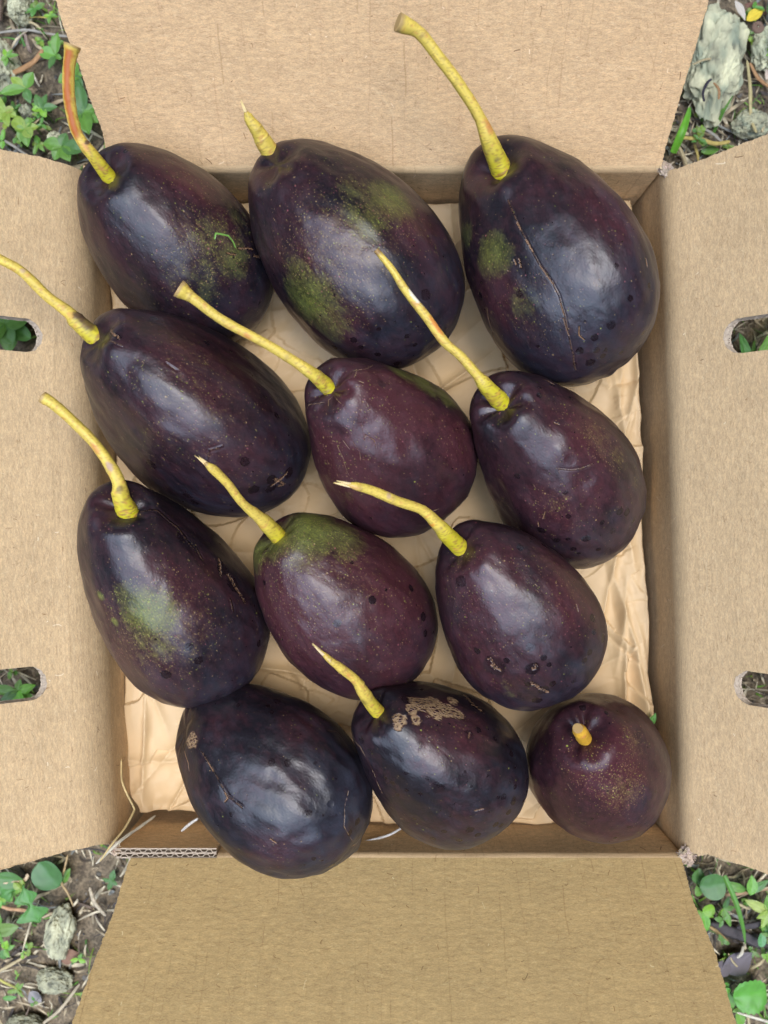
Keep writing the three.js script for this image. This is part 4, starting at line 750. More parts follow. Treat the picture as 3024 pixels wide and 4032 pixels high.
  const sg = tube(pts, rs, 170, 22, colour, (tt, th) => { let h = 0.05 * N3(tt * 14 + sd, Math.cos(th), Math.sin(th)) + 0.025 * N3(tt * 34 + sd, Math.cos(th) * 1.5, Math.sin(th) * 1.5); for (const [nt, na, nh] of nodes) h += nh * Math.exp(-(((tt - nt) / 0.016) ** 2)) * (0.35 + 0.65 * smooth(-0.3, 1, Math.cos(th - na))); h += smooth(0.30, 0.12, tt) * 0.012 * Math.sin(tt * 160); return h; });
  const stem = part('stem', sg, stemMat, t);
  if (torntip) {
    const e = new THREE.Vector3(...S[S.length - 1]), p = new THREE.Vector3(...S[S.length - 2]), d = e.clone().sub(p).normalize(), gs = [];
    for (let i = 0; i < 4; i++) { const l = 0.0022 + 0.003 * r(), o = new THREE.Vector3(r() - 0.5, r() - 0.5, r() - 0.5).multiplyScalar(0.0012); const A = e.clone().addScaledVector(d, -0.004).add(o), B = e.clone().addScaledVector(d, l).addScaledVector(o, 1.2); gs.push(tube([A.toArray(), A.clone().lerp(B, 0.5).toArray(), B.toArray()], [0.0007, 0.0005, 0.0001], 8, 6, (tt) => [0.72, 0.55, 0.32 - 0.1 * tt])); }
    part('splintered_tip', mergeGeometries(gs), tipMat, stem);
  }
});
const TREES = [[-100, 3.1, 1.05], [-74, 3.2, 1.0], [-48, 3.3, 1.0], [-22, 3.4, 1.0], [4, 3.6, 0.95], [30, 4.0, 0.95], [58, 5.0, 0.9], [84, 5.6, 0.9], [110, 5.6, 0.9], [136, 5.4, 0.9], [162, 5.3, 0.9], [188, 5.0, 0.9], [212, 4.5, 0.95], [236, 3.6, 1.0]];
// ------------------------------------------------------------------ ground
const GY = -0.034;                        // soil level; the box stands on it
const K = 0.000286, gx = (px) => (px - 829.5) * K, gz = (py) => (py - 1106) * K;   // metres for the plan drawn of the ground
const soilH = (x, z) => { const near = Math.exp(-((Math.hypot(x, z) / 0.9) ** 2)); return near * (0.006 * fbm(x * 14, z * 14, 2.2, 3) + 0.0022 * N3(x * 90, z * 90, 4) + 0.0012 * N3(x * 240, z * 240, 6)) + (1 - near) * 0.05 * N3(x * 0.5, z * 0.5, 1); };
{
  const soil = canvasTex(2048, 2048, (ctx, w, h) => {
    const r = rng(61), img = ctx.createImageData(w, h), d = img.data;
    for (let y = 0; y < h; y++) for (let x = 0; x < w; x++) { const a = fbm(x / 120, y / 120, 1.7, 3), b = N3(x / 14, y / 14, 5), c = N3(x / 4, y / 4, 8), e = r() - 0.5, v = 1 + 0.35 * a + 0.3 * b + 0.35 * c + 0.35 * e, k = (y * w + x) * 4; d[k] = clamp(104 * v, 8, 255); d[k + 1] = clamp(91 * v, 8, 255); d[k + 2] = clamp(72 * v, 8, 255); d[k + 3] = 255; }
    ctx.putImageData(img, 0, 0); ctx.lineCap = 'round';
    for (let i = 0; i < 9000; i++) { const x = r() * w, y = r() * h, L = 5 + r() * r() * 70, a = r() * 6.28, q = r(); ctx.globalAlpha = 0.25 + 0.5 * r(); ctx.lineWidth = 1 + r() * 3; ctx.strokeStyle = q < 0.4 ? '#8d7f66' : q < 0.6 ? '#b3a587' : q < 0.8 ? '#4b4034' : '#2a241d'; ctx.beginPath(); ctx.moveTo(x, y); ctx.quadraticCurveTo(x + L * Math.cos(a) / 2 + (r() - 0.5) * 12, y + L * Math.sin(a) / 2 + (r() - 0.5) * 12, x + L * Math.cos(a), y + L * Math.sin(a)); ctx.stroke(); }
    ctx.globalAlpha = 1;
  });
  const S = (t) => Math.sign(t) * (Math.abs(t) < 0.8 ? Math.abs(t) / 0.8 * 0.42 : 0.42 + (Math.pow((Math.abs(t) - 0.8) / 0.2, 4)) * 60);
  const g = grid(420, 420, (u, v) => { const x = S(u * 2 - 1), z = S(v * 2 - 1); return [x, GY + soilH(x, z) - 0.004, z, x / 0.85, z / 0.85]; });
  const m = shade(new THREE.Mesh(g, new THREE.MeshStandardMaterial({ map: soil, bumpMap: soil, bumpScale: 0.0015, roughness: 0.95 }))); m.name = 'ground'; m.userData.kind = 'structure'; scene.add(m);
}
const inView = (x, z) => Math.abs(x) < 0.262 && Math.abs(z) < 0.345 && (Math.abs(x) > 0.125 || Math.abs(z) > 0.24);
const onSoil = (x, z, up = 0) => [x, GY + soilH(x, z) - 0.004 + up, z];
function strand(path, wid, tone, seed, flat = 0.35) {   // a flattened stalk: path of [x, y, z]
  const c = new THREE.CatmullRomCurve3(path.map((p) => new THREE.Vector3(...p))), n = Math.max(8, path.length * 6), up = new THREE.Vector3(0, 1, 0);
  return grid(6, n, (u, v) => { const p = c.getPoint(v), t = c.getTangent(v), s = new THREE.Vector3().crossVectors(up, t).normalize(), a = u * 2 * Math.PI, w = wid / 2 * (0.75 + 0.25 * Math.sin(v * 3.1)) * (v < 0.02 || v > 0.98 ? 0.3 : 1) * (1 + 0.2 * N3(v * 9, seed, 1)); const k = 0.85 + 0.3 * N3(v * 14 + seed, u * 3, 2) + 0.25 * N3(v * 60, u * 7, seed); p.addScaledVector(s, Math.cos(a) * w).addScaledVector(up, Math.sin(a) * w * flat); return [p.x, p.y, p.z, u, v, tone[0] * k, tone[1] * k, tone[2] * k]; }, true);
}
const litterMat = vcol(0.8);
{ // fine green grass between the weeds
  const r = rng(414), gs = [];
  for (let i = 0; i < 4200; i++) {
    const x = (r() - 0.5) * 0.524, z = (r() - 0.5) * 0.69; if (!inView(x, z) || N3(x * 18, z * 18, 3) < (x > 0 ? -0.05 : 0.08)) continue;
    const L = 0.006 + 0.020 * r() * r(), a = r() * 6.283, w = 0.0004 + 0.0006 * r(), b = onSoil(x, z, 0), lift = 0.4 + 0.8 * r(), k = 0.6 + 0.7 * r(), tone = [0.13 * k * (0.8 + 0.8 * r()), 0.29 * k, 0.04];
    gs.push(grid(2, 5, (u, v) => { const s = v * L, h = lift * s * (1 - 0.75 * v), ww = w * (1 - v) * (u - 0.5) * 2; return [b[0] + s * Math.cos(a) * (0.5 + 0.5 * v) - ww * Math.sin(a), b[1] + h + Math.abs(u - 0.5) * w, b[2] + s * Math.sin(a) * (0.5 + 0.5 * v) + ww * Math.cos(a), u, v, ...tone]; }));
  }
  const m = shade(new THREE.Mesh(mergeGeometries(gs), litterMat)); m.name = 'grass'; m.userData = { label: 'fine short green grass sprouting between the weeds and straw round the box', category: 'grass', kind: 'stuff' }; scene.add(m);
}
{ // thatch of dead grass and crumbs that nobody could count
  const r = rng(303), gs = [];
  for (let i = 0; i < 11000; i++) {
    const x = (r() - 0.5) * 0.524, z = (r() - 0.5) * 0.69; if (!inView(x, z)) { continue; }
    const topRight = x > 0 ? 1 : 0.55; if (r() > topRight) continue;
    const L = 0.005 + 0.034 * r() * r(), a = r() * 6.283, q = r(), w = 0.0004 + 0.0013 * r() * r(), up = 0.001 + 0.006 * r() * r();
    const tone = q < 0.34 ? [0.42, 0.33, 0.20] : q < 0.66 ? [0.60, 0.51, 0.34] : q < 0.74 ? [0.15, 0.105, 0.07] : q < 0.9 ? [0.07, 0.055, 0.045] : [0.22, 0.22, 0.19];
    const pts = []; for (let k = 0; k < 3; k++) { const s = (k / 2 - 0.5) * L, xx = x + s * Math.cos(a) + (k === 1 ? (r() - 0.5) * L * 0.25 : 0), zz = z + s * Math.sin(a) + (k === 1 ? (r() - 0.5) * L * 0.25 : 0); pts.push([xx, onSoil(xx, zz, up + (k === 1 ? 0.0006 : (r() - 0.3) * 0.003))[1], zz]); }
    const c = new THREE.CatmullRomCurve3(pts.map((p) => new THREE.Vector3(...p)));
    gs.push(grid(3, 4, (u, v) => { const p = c.getPoint(v), t = c.getTangent(v), sx = t.z, sz = -t.x, A = u * 6.283, ww = w * (v === 0 || v === 1 ? 0.4 : 1); return [p.x + sx * Math.cos(A) * ww, p.y + Math.sin(A) * ww * 0.5, p.z + sz * Math.cos(A) * ww, u, v, ...tone.map((t2) => t2 * (0.8 + 0.4 * Math.sin(v * 9 + i)))]; }));
  }
  const m = shade(new THREE.Mesh(mergeGeometries(gs), litterMat)); m.name = 'dead_grass'; m.userData = { label: 'dry grass bits and plant crumbs littering the dark soil round the box', category: 'dead grass', kind: 'stuff' }; scene.add(m);
  const cr = [], peb = new THREE.IcosahedronGeometry(1, 1);
  for (let i = 0; i < 2600; i++) { const x = (r() - 0.5) * 0.524, z = (r() - 0.5) * 0.69; if (!inView(x, z)) continue; const s = 0.0006 + 0.0022 * r() * r() * r(), k = r(), b = 0.05 + 0.2 * r() * r(), g = peb.clone(); g.scale(s * (0.7 + 0.6 * r()), s * 0.7, s * (0.7 + 0.6 * r())); g.rotateY(r() * 6); const p = onSoil(x, z, s * 0.2); g.translate(...p); cr.push(tint(g, () => [b, b * 0.9, b * (0.7 + 0.15 * k)])); }
  const m2 = shade(new THREE.Mesh(mergeGeometries(cr), litterMat)); m2.name = 'gravel'; m2.userData = { label: 'fine soil crumbs and grit between the weeds round the box', category: 'gravel', kind: 'stuff' }; scene.add(m2);
}
// stones
function stone(px, py, w, h, tall, seed, label, pale, green, yaw = 0, rough = 0.32) {
  const g = mergeVertices(new THREE.IcosahedronGeometry(1, 30).deleteAttribute('normal').deleteAttribute('uv'), 1e-5), p = g.attributes.position, x0 = gx(px), z0 = gz(py), col = new Float32Array(p.count * 3);
  for (let i = 0; i < p.count; i++) {
    let x = p.getX(i), y = p.getY(i), z = p.getZ(i); const n = fbm(x * 1.1 + seed, y * 1.1, z * 1.1, 4), m = fbm(x * 3 + seed, y * 3, z * 3, 5), pitn = N3(x * 5 + seed, y * 5, z * 5) + 0.5 * N3(x * 11, y * 11, z * 11 + seed), pt = smooth(0.18, 0.42, pitn), s = 1 + rough * n * 1.3 + 0.10 * m + 0.07 * N3(x * 7 + seed, y * 7, z * 7) - 0.07 * pt + 0.012 * N3(x * 16, y * 16 + seed, z * 16);
    const k = clamp(0.62 + 0.4 * m + 1.1 * fbm(x * 1.7 + seed, y * 1.7 + 4, z * 1.7, 3) - 0.35 * pt), gr = smooth(-0.05, 0.35, fbm(x * 2 + seed + 9, y * 2, z * 2, 2)) * green, sp = 1 + 0.25 * N3(x * 20, y * 20, z * 20 + seed);
    let c = [lerp(0.16, 0.70, k), lerp(0.16, 0.67, k), lerp(0.11, 0.42, k)].map((v) => v * sp * pale); c = [lerp(c[0], 0.22, gr * 0.6), lerp(c[1], 0.28, gr * 0.6), lerp(c[2], 0.20, gr * 0.6)]; col.set(c, i * 3);
    x *= s; y *= s; z *= s; const cx = Math.cos(yaw), sx = Math.sin(yaw), X = x * w * K / 2, Z = z * h * K / 2; p.setXYZ(i, x0 + X * cx - Z * sx, GY + tall * (0.3 + y * 0.7), z0 + X * sx + Z * cx);
  }
  g.setAttribute('color', new THREE.BufferAttribute(col, 3)); g.computeVertexNormals();
  return solo('stone', g, vcol(0.92), label, 'stone', 'pale limestone lumps in the soil');
}
stone(1536, 152, 118, 225, 0.014, 3.3, 'big pitted pale green stone on the soil behind the right back corner of the box', 0.95, 0.95, 0.15, 0.5);
stone(1645, 115, 62, 95, 0.012, 9.1, 'pale yellowish stone at the far right edge beside the big pitted stone', 0.9, 0.5);
stone(1618, 275, 80, 60, 0.010, 12.4, 'low grey stone beside the straw near the back edge of the right flap', 0.7, 0.7);
stone(55, 30, 48, 66, 0.014, 5.7, 'pale yellow stone at the top left, above the grey stick', 0.85, 0.15, 0.2);
stone(14, 160, 78, 110, 0.016, 21.2, 'broad pale stone at the left edge, crossed by the brown twig', 0.72, 0.35, -0.3);
stone(66, 250, 30, 28, 0.009, 7.3, 'small round grey stone among the weeds on the upper left', 0.6, 0.4);
stone(126, 308, 30, 28, 0.008, 15.9, 'small whitish stone between weeds near the left flap', 0.95, 0.1);
stone(136, 2004, 60, 112, 0.011, 33.1, 'upright pale stone on the bare soil left of the front flap', 0.75, 0.15, 0.15, 0.36);
stone(122, 2112, 76, 54, 0.007, 41.7, 'low grey white stone below the upright pale stone', 0.6, 0.15, 0.1, 0.4);
stone(60, 2210, 90, 50, 0.008, 55.2, 'flat grey stone at the bottom left edge', 0.5, 0.2);
// stalks, sticks and straws one can tell apart: [name, label, points in the plan, width in px, tone, height above the soil]
const STRAW = [0.50, 0.40, 0.22], YEL = [0.55, 0.42, 0.12], GREY = [0.36, 0.33, 0.27], BRN = [0.23, 0.14, 0.07], ORN = [0.42, 0.23, 0.10], PALE = [0.62, 0.56, 0.42];
const lie = (pts, w, up) => pts.map(([x, y], i) => onSoil(gx(x), gz(y), w * K * 0.35 + up + 0.0012 * Math.sin(i * 2.1)));
const STALKS = [
  ['stick', 'grey stick lying across the soil at the top left below the yellow stone', [[-10, 77], [40, 70], [67, 66], [105, 74], [150, 82]], 7, GREY, 0.003],
  ['twig', 'thick brown twig crossing the broad stone on the upper left', [[-6, 200], [50, 177], [85, 152], [110, 130]], 13, ORN, 0.010],
  ['straw', 'tan straw above the grey stick near the back flap', [[54, 50], [80, 48], [118, 47]], 4, YEL, 0.006],
  ['straw', 'brown broken straw slanting down from the straw near the back flap', [[56, 50], [88, 66], [106, 90]], 6, STRAW, 0.005],
  ['straw', 'short pale straw beside the twig tip on the upper left', [[78, 166], [84, 180], [89, 192]], 5, PALE, 0.006],
  ['straw', 'straight tan straw above the left flap among round leaves', [[70, 307], [84, 288], [99, 265]], 5, STRAW, 0.010],
  ['straw', 'long grey straw slanting under the back edge of the left flap', [[-8, 297], [30, 318], [70, 345]], 6, GREY, 0.006],
  ['straw', 'dark straw leaning near the tip of the orange streaked stem', [[60, 80], [70, 115], [72, 120]], 8, [0.30, 0.22, 0.17], 0.005],
  ['straw', 'tan straw at the top left leading to the grey stick', [[66, -5], [90, 28], [103, 46]], 6, GREY, 0.005],
  ['straw', 'upright yellow straw right of the big pitted stone', [[1598, 150], [1602, 215], [1607, 270], [1612, 310]], 8, [0.5, 0.41, 0.19], 0.014],
  ['straw', 'thick yellow straw lying along the back edge of the right flap', [[1462, 310], [1500, 316], [1535, 321], [1566, 318]], 10, YEL, 0.010],
  ['straw', 'tan straw slanting at the right back corner of the box', [[1454, 312], [1468, 338], [1480, 362]], 8, STRAW, 0.007],
  ['straw', 'yellow straw crossing under the thick yellow straw', [[1493, 318], [1500, 338], [1507, 352]], 6, YEL, 0.007],
  ['straw', 'grey brown straw between the stone and the thick yellow straw', [[1500, 284], [1530, 298], [1556, 316]], 7, GREY, 0.008],
  ['straw', 'curled dry stalk beside the right flap edge', [[1632, 300], [1636, 285], [1650, 277], [1668, 280]], 7, STRAW, 0.009],
  ['twig', 'bent brown twig right of the big pitted stone', [[1612, 145], [1628, 172], [1643, 182], [1660, 196]], 9, ORN, 0.008],
  ['straw', 'brown dry stalk standing on the big pitted stone', [[1514, 214], [1522, 232], [1526, 248]], 6, ORN, 0.022],
  ['straw', 'grey straw across the left side of the big pitted stone', [[1476, 168], [1500, 162], [1530, 154]], 5, STRAW, 0.018],
  ['millipede', 'dark curved millipede at the foot of the big pitted stone', [[1512, 204], [1500, 216], [1494, 232], [1496, 252]], 6, [0.035, 0.03, 0.045], 0.021],
  ['straw', 'cream stalk with a node lying by the front edge of the left flap', [[-10, 1889], [40, 1885], [74, 1880], [80, 1868]], 9, [0.58, 0.44, 0.27], 0.014],
  ['straw', 'orange brown stalk beside the lobed leaf at the lower left', [[-6, 1932], [30, 1946], [62, 1956], [96, 1960]], 8, [0.50, 0.29, 0.15], 0.010],
  ['straw', 'thin jointed stalk hanging from the left flap past the round leaf', [[160, 1832], [153, 1862], [143, 1893], [158, 1915], [172, 1940]], 5, [0.46, 0.32, 0.15], 0.012],
  ['straw', 'thick pale straw leaning towards the front flap', [[198, 1911], [212, 1938], [232, 1974]], 9, [0.56, 0.46, 0.31], 0.008],
  ['straw', 'tan straw at the left edge below the small leaves', [[-6, 2094], [30, 2072], [68, 2053]], 7, STRAW, 0.008],
  ['straw', 'long tan straw slanting near the lower end of the front flap', [[97, 2203], [140, 2165], [176, 2119]], 8, [0.46, 0.38, 0.25], 0.007],
  ['straw', 'yellow green stalk at the left edge of the bare soil', [[-4, 2097], [18, 2108], [50, 2130]], 6, [0.50, 0.46, 0.12], 0.008],
  ['straw', 'pale stalk at the bottom left corner', [[-6, 2176], [6, 2195], [16, 2214]], 8, STRAW, 0.007],
  ['straw', 'reddish straw running right from the weed beside the right flap', [[1540, 1926], [1590, 1922], [1668, 1914]], 8, [0.45, 0.29, 0.17], 0.006],
  ['straw', 'long thin pale straw crossing the bottom right corner', [[1578, 2168], [1620, 2180], [1668, 2194]], 6, PALE, 0.012],
  ['straw', 'upright straw below the crenate leaf', [[1603, 2160], [1608, 2190], [1612, 2216]], 7, STRAW, 0.008],
  ['straw', 'pale straw stub above the crenate leaf', [[1580, 2054], [1588, 2040], [1594, 2030]], 8, PALE, 0.012],
  ['straw', 'tan straw slanting right of the crenate leaf', [[1616, 2086], [1634, 2070], [1650, 2060]], 8, STRAW, 0.009],
  ['straw', 'tan straw between the green blade and the weeds on the right', [[1574, 1938], [1600, 1950], [1618, 1960]], 6, STRAW, 0.007],
  ['twig', 'tan twig near the right front corner leading to the dark bark strip', [[1524, 1990], [1545, 2006], [1568, 2030]], 8, [0.40, 0.27, 0.11], 0.008],
  ['straw', 'grey upright straw at the lower right edge', [[1640, 2110], [1630, 2140], [1626, 2160]], 8, GREY, 0.008],
  ['straw', 'pale bent stalk by the dead leaf at the lower right', [[1566, 2050], [1574, 2066], [1590, 2084]], 4, STRAW, 0.009],
];
STALKS.forEach(([n, label, pts, w, tone, up], i) => solo(n, strand(lie(pts, w, up), w * K, tone, i * 3.7, n === 'millipede' ? 0.9 : 0.5), litterMat, label, n, n === 'straw' ? 'loose straws on the soil round the box' : undefined));
// loose straws caught on the box: real heights, in metres
const P3 = (px, py, y) => [(px - 829.5) / 1661 * (0.44 - y), y, (py - 1106) / 1661 * (0.44 - y)];
const BOXSTRAW = [
  ['thick whitish straw sticking out over the front left corner of the box', [P3(336, 1762, 0.012), P3(300, 1788, 0.026), P3(258, 1818, 0.041), P3(207, 1866, 0.046)], 0.0019, PALE],
  ['thin yellow straw bent sharply beside the paper at the front left corner', [P3(262, 1640, 0.016), P3(263, 1686, 0.020), P3(274, 1715, 0.022), P3(290, 1748, 0.028), P3(289, 1752, 0.029), P3(270, 1788, 0.038), P3(240, 1826, 0.047), P3(215, 1862, 0.049)], 0.0012, [0.62, 0.46, 0.2]],
  ['short white straw under the left side of the black front avocado', [P3(428, 1768, 0.016), P3(410, 1780, 0.018), P3(391, 1796, 0.020)], 0.0017, [0.7, 0.68, 0.62]],
  ['thin white bent straw between the two dark front avocados', [P3(775, 1821, 0.022), P3(810, 1813, 0.020), P3(845, 1802, 0.018), P3(874, 1784, 0.012)], 0.0014, [0.74, 0.73, 0.70]],
];
BOXSTRAW.forEach(([label, pts, w, tone], i) => solo('straw', strand(pts, w, tone, 80 + i, 0.8), litterMat, label, 'straw', 'loose straws caught in the box'));
// ------------------------------------------------------------------ leaves
function leaf({ at, yaw, len, wid, tilt = 0.15, fold = 0.25, curl = 0.3, tone = [0.075, 0.19, 0.045], shape = 'oval', seed = 1 }) {
  const nU = shape === 'lobed' || shape === 'crenate' ? 18 : 8, nV = shape === 'lobed' ? 40 : shape === 'crenate' ? 40 : 12;
  const width = (v) => shape === 'round' ? Math.sqrt(Math.max(0, 1 - (2 * v - 1) ** 2)) : shape === 'crenate' ? Math.pow(Math.max(0, 1 - Math.abs(2 * v - 1.0) ** 2.6), 0.5) * (1 + 0.05 * Math.sin(v * 42)) : shape === 'blade' ? Math.pow(v, 0.25) * Math.pow(1 - v, 0.6) * 1.3 : shape === 'lobed' ? Math.max(0.05, Math.pow(v, 0.35) * (v > 0.97 ? (1 - v) * 33 : 1) * (0.58 + 0.42 * Math.sin(v * 14 - 2.4))) : Math.pow(Math.sin(Math.PI * Math.pow(v, 0.85)), 0.85);
  const cy = Math.cos(yaw), sy = Math.sin(yaw);
  return grid(nU, nV, (u, v) => {
    const s = u * 2 - 1, W = width(v) * wid / 2, lx = v * len, ly = s * W, y = Math.abs(ly) * fold + lx * tilt - curl * lx * lx / len * 0.6 + 0.04 * len * N3(v * 3 + seed, s * 2, 4);
    const vein = Math.exp(-((s * 6) ** 2)) * 0.5 + 0.22 * Math.max(0, Math.sin(v * 26 - Math.abs(s) * 7)), n = 1 + 0.2 * N3(v * 5 + seed, s * 3, 1) + 0.25 * vein;
    return [at[0] + lx * cy - ly * sy, at[1] + y, at[2] + lx * sy + ly * cy, u, v, tone[0] * n * 1.12, tone[1] * n * 0.92, tone[2] * n * 0.9];
  });
}
const leafMat = new THREE.MeshPhysicalMaterial({ vertexColors: true, roughness: 0.5, side: THREE.DoubleSide, transmission: 0.25, thickness: 0 });
function weed(label, px, py, up, leaves, stemTone = [0.12, 0.2, 0.05], group) {   // leaves: [angle, length px, width px, shape, tone, lift]
  const base = onSoil(gx(px), gz(py)), t = thing('weed', label, 'weed', base, group), top = [0, up, 0], r = rng(Math.round(px * 7 + py));
  part('stem', strand([[0, -0.002, 0], [0.0008, up * 0.5, 0.0005], top], 0.0012, stemTone, px, 0.9), litterMat, t);
  leaves.forEach(([ang, L, W, shape = 'oval', tone, lift = 0, off = 0], i) => { const a = ang * R, g = leaf({ at: [Math.cos(a) * off * K, up - lift, Math.sin(a) * off * K], yaw: a, len: L * K, wid: W * K, shape, tone: tone ?? [0.11 + 0.04 * r(), 0.29 + 0.07 * r(), 0.04], tilt: 0.1 + 0.25 * r(), seed: px + i * 3 }); part('leaf', g, leafMat, t); });
  return t;
}
const LG = [0.24, 0.42, 0.06], BG = [0.075, 0.22, 0.05], MG = [0.12, 0.32, 0.045], BR2 = [0.19, 0.47, 0.035];
weed('weed with long oval leaves on the upper left, above the pale round leaved weeds', 82, 222, 0.018, [[165, 54, 24, 'oval', MG], [-60, 36, 26, 'oval', MG], [215, 38, 20, 'oval', LG], [75, 32, 20, 'oval', BG], [-150, 32, 16]]);
weed('small weed with five dark narrow leaves beside the orange streaked stem', 112, 262, 0.017, [[-110, 32, 18, 'oval', BG], [-70, 34, 14, 'oval', BG], [-10, 34, 18, 'oval', BG], [60, 20, 16, 'oval', BR2], [170, 20, 14, 'oval', BR2], [210, 24, 12]]);
weed('pale green weed with two broad leaves at the upper left edge', 30, 262, 0.014, [[-130, 30, 22, 'oval', LG], [120, 22, 16, 'oval', LG], [20, 26, 17, 'round', LG], [75, 34, 18, 'oval', LG], [-20, 20, 16, 'round', [0.28, 0.39, 0.081]]]);
weed('weed with rounded leaves right above the back edge of the left flap', 74, 300, 0.016, [[-140, 32, 28, 'round', LG], [50, 26, 24, 'round', [0.24, 0.42, 0.081]], [-60, 26, 18, 'oval', MG], [110, 30, 22, 'oval', MG], [170, 20, 16], [-10, 30, 18, 'oval', LG], [80, 40, 24, 'oval', MG]]);
weed('weed at the left edge with leaves cut by the picture border', 4, 236, 0.014, [[-40, 24, 18, 'oval', MG], [10, 24, 18, 'oval', LG], [70, 20, 14, 'oval', MG], [-100, 26, 16]]);
weed('large leaved weed behind the orange streaked stem along the back flap', 172, 190, 0.016, [[-60, 30, 26, 'oval', MG], [0, 26, 22, 'oval', MG], [50, 40, 28, 'oval', BG], [150, 30, 24, 'oval', MG], [-120, 30, 22, 'oval', [0.15, 0.42, 0.054]]]);
weed('dark leaved weed in the corner between back flap and left flap', 196, 268, 0.016, [[-95, 60, 34, 'oval', BG], [-20, 32, 26, 'oval', MG], [70, 52, 34, 'oval', MG], [150, 34, 26, 'oval', BG], [-140, 30, 20, 'oval', BG], [30, 40, 26]]);
weed('weed with broad leaves pressed against the back edge of the left flap', 150, 335, 0.013, [[-170, 40, 30, 'oval', MG], [15, 52, 32, 'oval', BG], [60, 40, 28, 'oval', MG], [-70, 30, 24, 'oval', BG], [120, 34, 26, 'oval', MG]]);
weed('lobed leaf weed left of the orange streaked stem tip', 134, 140, 0.012, [[-80, 46, 20, 'oval', MG], [190, 36, 28, 'oval', [0.14, 0.39, 0.063]], [30, 16, 12], [110, 34, 14, 'oval', BG]]);
weed('tiny bright weed by the straws at the top left', 118, 50, 0.009, [[-60, 13, 8, 'oval', BR2], [0, 16, 9, 'oval', MG], [100, 17, 9, 'oval', MG], [180, 14, 8, 'oval', BR2]]);
weed('tiny green sprig on the broad pale stone at the left', 45, 160, 0.019, [[-50, 20, 9, 'oval', MG], [-110, 18, 10, 'oval', BR2], [-10, 26, 9, 'oval', MG], [100, 20, 12, 'oval', MG], [150, 14, 10]]);
weed('large lobed leaf hanging below the front edge of the left flap', 74, 1886, 0.017, [[66, 86, 80, 'lobed', [0.08, 0.27, 0.054]], [150, 60, 40, 'lobed', [0.07, 0.25, 0.045], 0.004], [195, 70, 36, 'oval', BG, 0.003]]);
weed('round dark green leaf tucked under the front edge of the left flap', 140, 1900, 0.014, [[-125, 68, 62, 'round', [0.06, 0.19, 0.050]], [-170, 40, 26, 'oval', BG, 0.004], [-60, 38, 18, 'oval', MG, 0.004]]);
weed('weed with broad leaves at the left edge below the cream stalk', 22, 1906, 0.011, [[150, 44, 34, 'oval', BG], [60, 34, 24, 'oval', MG], [100, 44, 26, 'oval', BG], [20, 34, 20]]);
weed('weed with a large dull leaf at the left edge beside the upright stone', 8, 1990, 0.013, [[-10, 52, 30, 'oval', [0.14, 0.28, 0.063]], [-80, 44, 26, 'oval', MG], [60, 26, 20, 'oval', MG], [140, 20, 18]]);
weed('small weed with tear shaped leaves at the left, above the tan straw', 24, 2034, 0.011, [[-70, 22, 16, 'oval', BR2], [50, 20, 12, 'oval', MG], [100, 22, 18, 'round', BG], [-20, 24, 12, 'oval', MG], [-100, 60, 9, 'blade', MG]]);
weed('bright green seedling between the upright stone and the front flap', 178, 2060, 0.008, [[175, 17, 10, 'oval', BR2], [25, 17, 11, 'oval', BR2], [-60, 14, 8, 'oval', MG]]);
weed('single small oval leaf on the bare soil at the lower left', 13, 2146, 0.008, [[-4, 32, 12, 'oval', [0.11, 0.31, 0.072]]]);
weed('small weed in the shade against the left edge of the front flap', 248, 1894, 0.009, [[-80, 24, 14, 'oval', BG], [30, 16, 10, 'oval', BG], [110, 22, 12, 'oval', BG], [190, 22, 9, 'oval', BG]]);
weed('tuft of short grass at the bottom left near the long tan straw', 110, 2196, 0.006, [[-70, 22, 5, 'blade', MG], [-50, 20, 4, 'blade', BR2], [-20, 22, 4, 'blade', MG], [-100, 16, 4, 'blade', BR2]]);
weed('big square green leaf at the right front corner of the box', 1490, 1892, 0.016, [[-12, 54, 56, 'round', [0.07, 0.22, 0.054]], [35, 22, 40, 'round', MG, 0.004], [-80, 34, 30, 'oval', BG, 0.004]]);
weed('bright green weed curling at the right edge of the front flap', 1505, 1955, 0.012, [[-20, 28, 26, 'round', BR2], [80, 44, 24, 'oval', [0.14, 0.42, 0.045]], [25, 28, 10, 'oval', BR2], [160, 26, 20]]);
weed('upright oval leaf under the front edge of the right flap', 1601, 1912, 0.016, [[-86, 42, 24, 'oval', [0.15, 0.42, 0.063]], [-160, 50, 20, 'oval', MG, 0.006], [-30, 52, 20, 'oval', BG, 0.005]]);
weed('weed of pale edged leaves at the right edge below the right flap', 1640, 1948, 0.014, [[205, 54, 22, 'oval', [0.34, 0.50, 0.126]], [-90, 34, 20, 'oval', MG], [150, 30, 14, 'oval', LG], [110, 40, 16, 'oval', [0.28, 0.48, 0.090]], [20, 30, 16], [-30, 34, 16, 'oval', MG]]);
weed('narrow leaved weed between the green blade and the right flap', 1552, 1950, 0.010, [[70, 40, 14, 'oval', MG], [-70, 30, 12, 'oval', BG], [-10, 24, 12, 'oval', MG], [120, 24, 10, 'oval', BR2]]);
weed('two bluish round leaves on the bark strip at the right edge', 1634, 2000, 0.012, [[100, 30, 18, 'round', [0.10, 0.34, 0.117]], [10, 26, 14, 'round', [0.10, 0.34, 0.108]], [-60, 26, 16, 'oval', MG]]);
weed('large crenate round leaf at the lower right beside the front flap', 1564, 2126, 0.016, [[-6, 74, 70, 'crenate', [0.10, 0.38, 0.045]], [80, 52, 24, 'oval', MG, 0.008]]);
weed('narrow green leaf below the crenate leaf', 1586, 2166, 0.010, [[80, 44, 20, 'oval', [0.14, 0.36, 0.045]], [150, 16, 8]]);
